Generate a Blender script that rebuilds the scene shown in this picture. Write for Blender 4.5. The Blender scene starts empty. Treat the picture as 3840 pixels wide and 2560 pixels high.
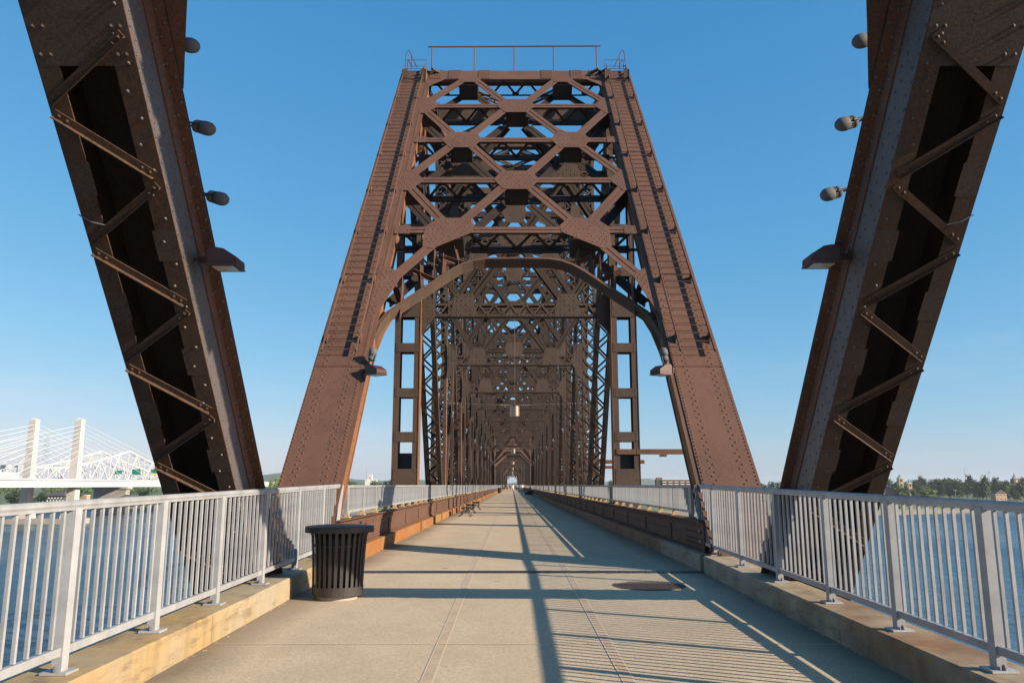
import bpy, math, random
from mathutils import Matrix, Vector
random.seed(7)
SC = bpy.context.scene
COL = SC.collection
R = math.radians
EYE = 1.488

# ------------------------------------------------------------------ camera, sky, sun, exposure
cam = bpy.data.cameras.new('camera'); cam_o = bpy.data.objects.new('camera', cam); COL.objects.link(cam_o)
cam_o.location = (-0.14, 0, EYE); cam_o.rotation_euler = (R(90 + 10.3), 0, 0)
cam.lens = 27.77; cam.sensor_width = 36; cam.clip_start = .05; cam.clip_end = 30000
SC.camera = cam_o
SUN = Vector((2.21, -.97, 1.0)).normalized()
world = bpy.data.worlds.new('World'); SC.world = world; world.use_nodes = True
wn = world.node_tree
bg = wn.nodes['Background']
sky = wn.nodes.new('ShaderNodeTexSky'); sky.sky_type = 'NISHITA'; sky.sun_disc = False
sky.sun_elevation = math.asin(SUN.z); sky.sun_rotation = math.atan2(SUN.x, SUN.y)
sky.altitude = 200; sky.air_density = 1.0; sky.dust_density = 0.6; sky.ozone_density = 3.0
bg.inputs[1].default_value = 0.0645
sp_ = wn.nodes.new('ShaderNodeSeparateColor'); cb_ = wn.nodes.new('ShaderNodeCombineColor'); wn.links.new(sky.outputs[0], sp_.inputs[0])
for i_, (g_, a_) in enumerate(((1.2, 1.02), (.64, .84), (.42, .94))):          # clear deep-blue morning sky: one tone curve per channel
    m1 = wn.nodes.new('ShaderNodeMath'); m1.operation = 'MULTIPLY'; m1.inputs[1].default_value = .129
    m2 = wn.nodes.new('ShaderNodeMath'); m2.operation = 'POWER'; m2.inputs[1].default_value = g_
    m3 = wn.nodes.new('ShaderNodeMath'); m3.operation = 'MULTIPLY'; m3.inputs[1].default_value = a_ / .129
    wn.links.new(sp_.outputs[i_], m1.inputs[0]); wn.links.new(m1.outputs[0], m2.inputs[0]); wn.links.new(m2.outputs[0], m3.inputs[0]); wn.links.new(m3.outputs[0], cb_.inputs[i_])
tc_ = wn.nodes.new('ShaderNodeTexCoord'); mp_ = wn.nodes.new('ShaderNodeMapping'); mp_.inputs['Scale'].default_value = (1.6, 1.6, 13); mp_.inputs['Rotation'].default_value = (0, R(4), 0)
wn.links.new(tc_.outputs['Generated'], mp_.inputs[0])
cn_ = wn.nodes.new('ShaderNodeTexNoise'); cn_.inputs['Scale'].default_value = 1.7; cn_.inputs['Detail'].default_value = 7; cn_.inputs['Roughness'].default_value = .6; wn.links.new(mp_.outputs[0], cn_.inputs['Vector'])
cr_ = wn.nodes.new('ShaderNodeMapRange'); cr_.inputs[1].default_value = .52; cr_.inputs[2].default_value = .78; cr_.inputs[3].default_value = 0; cr_.inputs[4].default_value = .2; wn.links.new(cn_.outputs['Fac'], cr_.inputs[0])
cm_ = wn.nodes.new('ShaderNodeMix'); cm_.data_type = 'RGBA'; cm_.inputs[7].default_value = (6.2, 6.4, 6.6, 1)
sz_ = wn.nodes.new('ShaderNodeSeparateXYZ'); wn.links.new(tc_.outputs['Generated'], sz_.inputs[0])
lo_ = wn.nodes.new('ShaderNodeMapRange'); lo_.inputs[1].default_value = .07; lo_.inputs[2].default_value = .24; lo_.inputs[3].default_value = 1; lo_.inputs[4].default_value = 0; wn.links.new(sz_.outputs[2], lo_.inputs[0])
lm_ = wn.nodes.new('ShaderNodeMath'); lm_.operation = 'MULTIPLY'; wn.links.new(cr_.outputs[0], lm_.inputs[0]); wn.links.new(lo_.outputs[0], lm_.inputs[1])
wn.links.new(lm_.outputs[0], cm_.inputs[0]); wn.links.new(cb_.outputs[0], cm_.inputs[6]); wn.links.new(cm_.outputs[2], bg.inputs[0])
sl = bpy.data.lights.new('sun', 'SUN'); sl.energy = 4.8; sl.angle = R(.5); sl.color = (1, .87, .70)
sun_o = bpy.data.objects.new('sun', sl); COL.objects.link(sun_o)
sun_o.rotation_euler = SUN.to_track_quat('Z', 'Y').to_euler(); sun_o.location = (60, -30, 60)
SC.view_settings.view_transform = 'Standard'; SC.view_settings.look = 'None'
SC.view_settings.exposure = 1.0; SC.view_settings.gamma = 1
SC.view_settings.use_curve_mapping = False
SC.cycles.max_bounces = 6

# ------------------------------------------------------------------ materials
def new_mat(name):
    m = bpy.data.materials.new(name); m.use_nodes = True
    return m, m.node_tree.nodes, m.node_tree.links, m.node_tree.nodes['Principled BSDF']
def noise(n, l, scale, detail=4, rough=.6, vec=None, scl=None):
    t = n.new('ShaderNodeTexNoise'); t.inputs['Scale'].default_value = scale
    t.inputs['Detail'].default_value = detail; t.inputs['Roughness'].default_value = rough
    c = n.new('ShaderNodeTexCoord'); src = c.outputs['Object']
    if scl:
        mp = n.new('ShaderNodeMapping'); mp.inputs['Scale'].default_value = scl
        l.new(src, mp.inputs[0]); src = mp.outputs[0]
    l.new(src, t.inputs['Vector'])
    return t.outputs['Fac']
def ramp(n, l, fac, stops):
    r = n.new('ShaderNodeValToRGB'); e = r.color_ramp.elements
    while len(e) < len(stops): e.new(.5)
    for k, (p, c) in enumerate(stops):
        e[k].position = p; e[k].color = (*c, 1) if len(c) == 3 else c
    l.new(fac, r.inputs[0]); return r.outputs[0]
def mix(n, l, fac, a, b, mode='MIX'):
    m = n.new('ShaderNodeMix'); m.data_type = 'RGBA'; m.blend_type = mode
    for sock, v in ((m.inputs[0], fac), (m.inputs[6], a), (m.inputs[7], b)):
        if hasattr(v, 'is_linked'): l.new(v, sock)
        elif isinstance(v, (int, float)): sock.default_value = v
        else: sock.default_value = (*v, 1)
    return m.outputs[2]
def bump(n, l, h, bs, strength=.3, dist=.01):
    b = n.new('ShaderNodeBump'); b.inputs['Strength'].default_value = strength; b.inputs['Distance'].default_value = dist
    l.new(h, b.inputs['Height']); l.new(b.outputs[0], bs.inputs['Normal'])
def G(v): return (v, v, v)

def rust_mat(name, base, light, dark, orange, o_lo=.62, o_hi=.75, rough=.72, spec=.35):
    m, n, l, bs = new_mat(name)
    a = noise(n, l, 1.3, 6, .65)
    col = ramp(n, l, a, [(.3, dark), (.5, base), (.72, light)])
    fade = ramp(n, l, noise(n, l, .42, 5, .62, scl=(1, 1, .55)), [(.46, G(0)), (.66, G(.6))])
    col = mix(n, l, fade, col, [light[0] * 1.4, light[1] * 1.32, light[2] * 1.28])
    run = ramp(n, l, noise(n, l, 3.2, 6, .7, scl=(2.2, 2.2, .18)), [(.52, G(0)), (.68, G(.55))])
    col = mix(n, l, run, col, [c * .45 for c in dark])
    f = noise(n, l, 38, 5, .7)
    col = mix(n, l, ramp(n, l, f, [(.35, G(.0)), (.7, G(1))]), col, [min(1, c * 1.5) for c in light])
    st = noise(n, l, 5, 5, .6, scl=(3, 3, .35))
    om = ramp(n, l, st, [(o_lo, G(0)), (o_hi, G(1))])
    big = ramp(n, l, noise(n, l, .55, 3, .6), [(.45, G(.1)), (.65, G(1))])
    om = mix(n, l, 1.0, om, big, 'MULTIPLY')
    col = mix(n, l, om, col, orange)
    l.new(col, bs.inputs['Base Color'])
    bs.inputs['Roughness'].default_value = rough; bs.inputs['Specular IOR Level'].default_value = spec
    bump(n, l, noise(n, l, 60, 6, .7), bs, .35, .006)
    return m
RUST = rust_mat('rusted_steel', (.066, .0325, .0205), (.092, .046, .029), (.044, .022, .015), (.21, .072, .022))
DULL = rust_mat('weathered_shade_steel', (.036, .0235, .017), (.06, .038, .026), (.018, .012, .009), (.14, .052, .02), .64, .78)  # weathered interior steel, darkened in colour to carry tunnel and near-span shade
SHADE = rust_mat('shade_dark_steel', (.017, .012, .010), (.03, .02, .015), (.01, .008, .007), (.07, .028, .012), .66, .8)  # same steel painted near black for shade in recesses and rear planes
BARM = rust_mat('shade_brown_steel', (.022, .0145, .0105), (.036, .023, .016), (.012, .008, .006), (.11, .042, .016), .64, .78)  # brown steel with the shadow between tunnel frames put into its colour
GUSS = rust_mat('greyed_gusset', (.038, .026, .019), (.056, .038, .028), (.022, .015, .011), (.13, .05, .02), .68, .82)
ORANGE = rust_mat('orange_rusted_steel', (.12, .052, .022), (.165, .07, .028), (.085, .038, .019), (.2, .08, .022), .5, .75)
NEARF = rust_mat('shade_rust_flange', (.036, .020, .012), (.055, .031, .018), (.02, .012, .008), (.115, .045, .014), .5, .7)  # near-span rust, painted darker for the shaded underside
BARE = rust_mat('grey_weathered_web', (.05, .041, .038), (.08, .066, .06), (.03, .023, .02), (.15, .06, .025), .6, .8, .55, .5)

def flat_mat(name, col, rough=.5, metal=0, nscale=0, namt=.25, spec=.5):
    m, n, l, bs = new_mat(name)
    if nscale:
        f = noise(n, l, nscale, 5, .65)
        c = ramp(n, l, f, [(.3, [x * (1 - namt) for x in col]), (.7, [min(1, x * (1 + namt)) for x in col])])
        l.new(c, bs.inputs['Base Color'])
    else: bs.inputs['Base Color'].default_value = (*col, 1)
    bs.inputs['Roughness'].default_value = rough; bs.inputs['Metallic'].default_value = metal
    bs.inputs['Specular IOR Level'].default_value = spec
    return m
ALU = flat_mat('galvanised_rail', (.30, .305, .31), .42, .0, 3, .2)
BLACK = flat_mat('black_powder_coat', (.03, .025, .022), .5, 0, 9, .2)
LINER = flat_mat('black_liner', (.006, .006, .006), .6)
STEEL = flat_mat('plain_steel', (.45, .44, .42), .3, .9)
FLOOD = flat_mat('grey_lamp_paint', (.09, .095, .1), .8, 0)
FLOODK = flat_mat('dark_lamp_fins', (.02, .02, .022), .5)
BRONZE = flat_mat('bronze_lamp_paint', (.06, .022, .016), .45, .1)
LENS = flat_mat('lamp_glass', (.5, .5, .45), .1)
JOINT = flat_mat('dark_joint_steel', (.075, .075, .08), .42, .7, 4, .3)
MANH = flat_mat('dark_cast_iron', (.075, .055, .048), .8, 0, 8, .3, .25)
WOOD = flat_mat('weathered_bench_slat', (.11, .085, .07), .7, 0, 8, .3)
IRON = flat_mat('black_iron', (.016, .014, .013), .5)
LAMPM = flat_mat('brushed_bronze', (.34, .27, .2), .33, .85)
WHITE = flat_mat('white_bridge_paint', (.55, .54, .51), .5)
WIRE = flat_mat('grey_wire', (.3, .3, .3), .5, .5)
PALEC = flat_mat('pale_pylon_concrete', (.46, .43, .39), .8, 0, .25, .08)
GREYC = flat_mat('grey_concrete', (.32, .29, .25), .85, 0, .5, .15)
WINDOW = flat_mat('dark_window', (.03, .035, .04), .2)
REDBRICK = flat_mat('red_brick', (.2, .075, .055), .85, 0, .6, .15)
TANBRICK = flat_mat('tan_brick', (.42, .27, .17), .85, 0, .6, .1)
CREAM = flat_mat('cream_wall', (.7, .66, .58), .8)
ROOFD = flat_mat('dark_roof', (.07, .06, .06), .8)
ROOFB = flat_mat('brown_roof', (.13, .08, .06), .8)
COPPER = flat_mat('green_copper', (.13, .3, .24), .6)
SIGNG = flat_mat('sign_green', (.0, .17, .11), .4)
SIGNY = flat_mat('sign_yellow', (.75, .5, .03), .4)
BARK = flat_mat('bark', (.08, .06, .045), .9)
SKIN = flat_mat('skin', (.45, .26, .18), .6)
BLOCKY = flat_mat('pale_shim', (.36, .26, .14), .8, 0, 9, .3)

def vary(m, lo, hi, soil):
    n, l = m.node_tree.nodes, m.node_tree.links; bs = n['Principled BSDF']
    src = bs.inputs['Base Color'].links[0].from_socket
    oi = n.new('ShaderNodeObjectInfo'); mr = n.new('ShaderNodeMapRange'); mr.inputs[3].default_value = lo; mr.inputs[4].default_value = hi
    l.new(oi.outputs['Random'], mr.inputs[0]); cc = n.new('ShaderNodeCombineColor')
    for i in range(3): l.new(mr.outputs[0], cc.inputs[i])
    col = mix(n, l, 1.0, src, cc.outputs[0], 'MULTIPLY')
    col = mix(n, l, ramp(n, l, noise(n, l, 7, 6, .75, scl=(1, 1, .4)), [(.55, G(0)), (.72, G(.5))]), col, soil)
    l.new(col, bs.inputs['Base Color']); bump(n, l, noise(n, l, 50, 4, .6), bs, .15, .002)
vary(ALU, .84, 1.1, (.17, .15, .12))
vary(BLACK, .8, 1.25, (.06, .05, .04))
def leaf_mat(name, a, b):
    m, n, l, bs = new_mat(name)
    c = ramp(n, l, noise(n, l, .35, 3, .6), [(.35, a), (.65, b)])
    l.new(c, bs.inputs['Base Color']); bs.inputs['Roughness'].default_value = .75
    bs.inputs['Specular IOR Level'].default_value = .2
    return m
LEAFD = leaf_mat('dark_leaves', (.022, .042, .016), (.045, .075, .022))
LEAFM = leaf_mat('green_leaves', (.035, .065, .018), (.065, .1, .025))
LEAFB = leaf_mat('bright_leaves', (.07, .12, .02), (.12, .17, .03))
GRASS = leaf_mat('bank_grass', (.09, .13, .035), (.15, .17, .06))

def concrete_deck():
    m, n, l, bs = new_mat('broomed_concrete')
    a = noise(n, l, .5, 6, .6)
    col = ramp(n, l, a, [(.3, (.43, .32, .2)), (.5, (.52, .39, .245)), (.7, (.58, .445, .29))])
    sp = noise(n, l, 34, 6, .85)
    col = mix(n, l, ramp(n, l, sp, [(.38, G(.75)), (.5, G(0))]), col, (.17, .125, .085))
    col = mix(n, l, ramp(n, l, sp, [(.54, G(0)), (.68, G(.7))]), col, (.72, .6, .44))
    fine = noise(n, l, 120, 3, .8)
    col = mix(n, l, .4, col, ramp(n, l, fine, [(.35, (.2, .15, .1)), (.65, (.62, .5, .35))]))
    sm = n.new('ShaderNodeTexVoronoi'); sm.inputs['Scale'].default_value = 1.0; sm.inputs['Randomness'].default_value = 1
    c = n.new('ShaderNodeTexCoord'); l.new(c.outputs['Object'], sm.inputs['Vector'])
    pick = n.new('ShaderNodeSeparateColor'); l.new(sm.outputs['Color'], pick.inputs[0])
    some = ramp(n, l, pick.outputs[0], [(.45, G(0)), (.5, G(1))])
    spot = ramp(n, l, sm.outputs['Distance'], [(.05, G(.75)), (.075, G(0))])
    col = mix(n, l, mix(n, l, 1.0, spot, some, 'MULTIPLY'), col, (.09, .07, .055))
    blot = ramp(n, l, noise(n, l, .9, 7, .72, scl=(1, .55, 1)), [(.46, G(0)), (.66, G(.42))])
    col = mix(n, l, blot, col, (.33, .25, .16))
    # grime along the kerbs
    sx = n.new('ShaderNodeSeparateXYZ'); l.new(c.outputs['Object'], sx.inputs[0])
    ab = n.new('ShaderNodeMath'); ab.operation = 'ABSOLUTE'; l.new(sx.outputs[0], ab.inputs[0])
    ad = n.new('ShaderNodeMath'); ad.operation = 'MULTIPLY_ADD'; ad.inputs[1].default_value = .9
    l.new(a, ad.inputs[0]); l.new(ab.outputs[0], ad.inputs[2])
    dv = n.new('ShaderNodeMath'); dv.operation = 'DIVIDE'; dv.inputs[1].default_value = 5; l.new(ad.outputs[0], dv.inputs[0])
    col = mix(n, l, ramp(n, l, dv.outputs[0], [(.6, G(0)), (.73, G(.8))]), col, (.1, .077, .052))
    l.new(col, bs.inputs['Base Color']); bs.inputs['Roughness'].default_value = .88
    bump(n, l, sp, bs, .5, .006)
    return m
DECK = concrete_deck()
STRIP = flat_mat('brown_joint_sealant', (.42, .305, .2), .85, 0, 5, .15)
PALELINE = flat_mat('pale_joint_line', (.56, .46, .33), .85)
def kerb_mat(name, base, stain, lo, hi, amt=1.0):
    m, n, l, bs = new_mat(name)
    f = noise(n, l, .45, 5, .62)
    col = ramp(n, l, noise(n, l, 2.5, 5, .6), [(.3, [x * .85 for x in base]), (.7, [x * 1.12 for x in base])])
    v = noise(n, l, 4, 5, .6, scl=(1.5, 1.5, .25))
    stc = ramp(n, l, v, [(.3, [x * .72 for x in stain]), (.7, [x * 1.2 for x in stain])])
    col = mix(n, l, ramp(n, l, f, [(lo, G(0)), (hi, G(amt))]), col, stc)
    col = mix(n, l, ramp(n, l, noise(n, l, 3, 6, .7, scl=(1, .5, 2.5)), [(.5, G(0)), (.66, G(.6))]), col, (.11, .08, .05))
    l.new(col, bs.inputs['Base Color']); bs.inputs['Roughness'].default_value = .85
    bump(n, l, noise(n, l, 40, 4, .6), bs, .3, .004)
    return m
KERBL = kerb_mat('kerb_yellow_stained', (.31, .255, .17), (.33, .215, .085), .42, .64)
KERBR = kerb_mat('kerb_rust_stained', (.30, .245, .165), (.19, .095, .04), .48, .66)
KERBO = kerb_mat('kerb_orange_stained', (.27, .14, .045), (.27, .098, .018), .35, .6)
KERBD = kerb_mat('kerb_brown_stained', (.27, .15, .075), (.2, .075, .03), .42, .62)

def water_mat():
    m, n, l, bs = new_mat('river_water')
    bs.inputs['Base Color'].default_value = (.028, .072, .105, 1)
    bs.inputs['Roughness'].default_value = .32; bs.inputs['IOR'].default_value = 1.33
    w1 = noise(n, l, .16, 5, .6, scl=(1, .55, 1)); w2 = noise(n, l, .9, 4, .6, scl=(1, .5, 1)); w3 = noise(n, l, .012, 3, .5)
    mm = n.new('ShaderNodeMath'); mm.operation = 'MULTIPLY_ADD'; mm.inputs[1].default_value = .35
    l.new(w2, mm.inputs[0]); l.new(w1, mm.inputs[2])
    m2 = n.new('ShaderNodeMath'); m2.operation = 'MULTIPLY'; l.new(mm.outputs[0], m2.inputs[0])
    l.new(ramp(n, l, w3, [(.38, G(.45)), (.6, G(1))]), m2.inputs[1])
    l.new(ramp(n, l, noise(n, l, .006, 4, .6, scl=(1, .35, 1)), [(.4, G(.2)), (.62, G(.42))]), bs.inputs['Roughness'])
    bump(n, l, m2.outputs[0], bs, 1.0, 1.5)
    return m
WATER = water_mat()
def land_mat():
    m, n, l, bs = new_mat('bank_ground')
    geo = n.new('ShaderNodeTexCoord'); sx = n.new('ShaderNodeSeparateXYZ'); l.new(geo.outputs['Object'], sx.inputs[0])
    mr = n.new('ShaderNodeMapRange'); mr.inputs[1].default_value = -25; mr.inputs[2].default_value = -15
    l.new(sx.outputs[2], mr.inputs[0])
    col = ramp(n, l, mr.outputs[0], [(.0, (.24, .18, .12)), (.33, (.3, .23, .15)), (.37, (.13, .15, .05)), (1, (.06, .09, .03))])
    col = mix(n, l, ramp(n, l, noise(n, l, .06, 5, .7), [(.45, G(0)), (.7, G(.6))]), col, (.2, .19, .09))
    l.new(col, bs.inputs['Base Color']); bs.inputs['Roughness'].default_value = .9
    return m
LAND = land_mat()
HILLM = flat_mat('wooded_hill', (.045, .07, .03), .9, 0, .01, .3)

# ------------------------------------------------------------------ mesh helpers
I4 = Matrix.Identity(4)
class MB:
    def __init__(s, M=None):
        s.v, s.f = [], []; s.M = M or I4; s.flip = s.M.to_3x3().determinant() < 0
    def add(s, vs, fs):
        b = len(s.v); M = s.M
        s.v.extend((M @ Vector(p))[:] for p in vs)
        if s.flip: s.f.extend(tuple(b + i for i in reversed(f)) for f in fs)
        else: s.f.extend(tuple(b + i for i in f) for f in fs)
        return s
    def box(s, x0, x1, y0, y1, z0, z1):
        if x0 > x1: x0, x1 = x1, x0
        if y0 > y1: y0, y1 = y1, y0
        if z0 > z1: z0, z1 = z1, z0
        return s.add([(x0,y0,z0),(x1,y0,z0),(x1,y1,z0),(x0,y1,z0),(x0,y0,z1),(x1,y0,z1),(x1,y1,z1),(x0,y1,z1)],
              [(0,3,2,1),(4,5,6,7),(0,1,5,4),(1,2,6,5),(2,3,7,6),(3,0,4,7)])
    def bar(s, p, q, w, h, up=(0, 0, 1), off=0.0):
        """a box from p to q; w across, h along the up side (centred unless off moves it along up)"""
        p, q, up = Vector(p), Vector(q), Vector(up)
        d = (q - p).normalized(); sd = d.cross(up)
        if sd.length < 1e-6: sd = d.cross(Vector((1, 0, 0)))
        sd.normalize(); u = sd.cross(d).normalized()
        o = u * off; a, b = sd * (w / 2), u * (h / 2)
        vs = [c + o + i * a + j * b for c in (p, q) for (i, j) in ((-1,-1),(1,-1),(1,1),(-1,1))]
        return s.add(vs, [(0,1,2,3),(7,6,5,4),(4,5,1,0),(5,6,2,1),(6,7,3,2),(7,4,0,3)])
    def poly(s, pts, h0, h1, fr=None):
        """extruded polygon; fr(a, b, h) -> point"""
        fr = fr or (lambda a, b, h: (a, b, h))
        A = sum(pts[i][0] * pts[(i + 1) % len(pts)][1] - pts[(i + 1) % len(pts)][0] * pts[i][1] for i in range(len(pts)))
        if A < 0: pts = pts[::-1]
        if h0 > h1: h0, h1 = h1, h0
        k = len(pts)
        e0, ea, eb, eh = (Vector(fr(0,0,0)), Vector(fr(1,0,0)), Vector(fr(0,1,0)), Vector(fr(0,0,1)))
        ok = (ea - e0).cross(eb - e0).dot(eh - e0) > 0
        vs = [fr(a, b, h0) for a, b in pts] + [fr(a, b, h1) for a, b in pts]
        fs = [tuple(range(k))[::-1], tuple(range(k, 2 * k))] + [(i, (i + 1) % k, k + (i + 1) % k, k + i) for i in range(k)]
        if not ok: fs = [f[::-1] for f in fs]
        return s.add(vs, fs)
    def rivet(s, p, n, r, hi=False):
        p, n = Vector(p), Vector(n)
        t = n.orthogonal().normalized(); b = n.cross(t)
        ring = [(math.cos(i * math.pi / 3), math.sin(i * math.pi / 3)) for i in range(6)]
        if hi:
            vs = [p + (t * c + b * q) * r for c, q in ring] + [p + (t * c + b * q) * r * .68 + n * r * .55 for c, q in ring] + [p + n * r * .78]
            fs = [(i, (i+1) % 6, 6 + (i+1) % 6, 6 + i) for i in range(6)] + [(6 + i, 6 + (i+1) % 6, 12) for i in range(6)]
        else:
            vs = [p + (t * c + b * q) * r for c, q in ring] + [p + n * r * .75]
            fs = [(i, (i+1) % 6, 6) for i in range(6)]
        return s.add(vs, fs)
    def lathe(s, prof, n=20, c=(0, 0, 0), ax=None):
        """prof: (r, z) list; ax: optional 3x3 to turn the z axis"""
        c = Vector(c); k = len(prof); vs, fs = [], []
        for r, z in prof:
            for i in range(n):
                a = 2 * math.pi * i / n; v = Vector((r * math.cos(a), r * math.sin(a), z))
                vs.append(c + (ax @ v if ax else v))
        for j in range(k - 1):
            for i in range(n):
                fs.append((j * n + i, j * n + (i + 1) % n, (j + 1) * n + (i + 1) % n, (j + 1) * n + i))
        fs.append(tuple(range(n))[::-1]); fs.append(tuple((k - 1) * n + i for i in range(n)))
        return s.add(vs, fs)
    def tube(s, path, r, n=6):
        path = [Vector(p) for p in path]; vs, fs = [], []
        for i, p in enumerate(path):
            d = (path[min(i + 1, len(path) - 1)] - path[max(i - 1, 0)]).normalized()
            t = d.cross(Vector((0.13, .31, .94)))
            if t.length < .2: t = d.cross(Vector((1, 0, 0)))
            t.normalize(); b = d.cross(t)
            rr = r[i] if isinstance(r, (list, tuple)) else r
            vs += [p + (t * math.cos(2*math.pi*j/n) + b * math.sin(2*math.pi*j/n)) * rr for j in range(n)]
        for i in range(len(path) - 1):
            fs += [(i*n + j, i*n + (j+1) % n, (i+1)*n + (j+1) % n, (i+1)*n + j) for j in range(n)]
        fs.append(tuple(range(n))[::-1]); fs.append(tuple((len(path)-1)*n + i for i in range(n)))
        return s.add(vs, fs)
    def mesh(s, name, mat, smooth=False):
        me = bpy.data.meshes.new(name); me.from_pydata(s.v, [], s.f); me.update()
        for m in (mat if isinstance(mat, (list, tuple)) else [mat]): me.materials.append(m)
        if smooth: me.polygons.foreach_set('use_smooth', [True] * len(me.polygons))
        return me
    def build(s, name, mat, parent=None, kind=None, smooth=False, label=None):
        return link(name, s.mesh(name, mat, smooth), parent, kind, label)
def link(name, me, parent=None, kind=None, label=None, loc=None):
    o = bpy.data.objects.new(name, me); COL.objects.link(o)
    if parent: o.parent = parent
    if kind: o['kind'] = kind
    if label: o['label'] = label
    if loc is not None: o.location = loc
    return o
def thing(name, label, cat, loc=(0, 0, 0), rz=0, group=None):
    o = bpy.data.objects.new(name, None); COL.objects.link(o); o.location = loc; o.rotation_euler = (0, 0, rz)
    o['label'] = label; o['category'] = cat
    if group: o['group'] = group
    return o
def tag(o, label, cat, group=None):
    o['label'] = label; o['category'] = cat
    if group: o['group'] = group
    return o
def dup_tree(o, loc=None, rz=None, label=None, parent=None, scale=None):
    c = o.copy(); COL.objects.link(c)
    if parent: c.parent = parent
    if loc is not None: c.location = loc
    if rz is not None: c.rotation_euler = (0, 0, rz)
    if scale: c.scale = scale
    if label: c['label'] = label
    for ch in list(o.children): dup_tree(ch, parent=c)
    return c

def grade(y): return -.015 * (14.2 - y) if y < 14.2 else 0.0

# ------------------------------------------------------------------ steel truss spans
T = .60                                   # depth of the inclined end posts
SL, CL = .6546, .7559                     # slope of the end posts (forward, up)
def portal_matrix(p_y):                   # (X, s, t): across, up the slope, behind the upper face; p_y where it meets the deck level
    return Matrix(((1, 0, 0, 0), (0, SL, CL, p_y), (0, CL, -SL, 0), (0, 0, 0, 1)))
def mirror_y(c): return Matrix(((1, 0, 0, 0), (0, -1, 0, 2 * c), (0, 0, 1, 0), (0, 0, 0, 1)))
PIER = 12.88
P_FAR = portal_matrix(13.81)
P_NEAR = mirror_y(PIER) @ P_FAR
STOP = 23.55
FX = lambda s: Matrix.Diagonal((s, 1, 1, 1))
def skin_rivets(mb, pts, n, r, hi=False):
    for p in pts: mb.rivet(p, n, r, hi)

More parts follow.
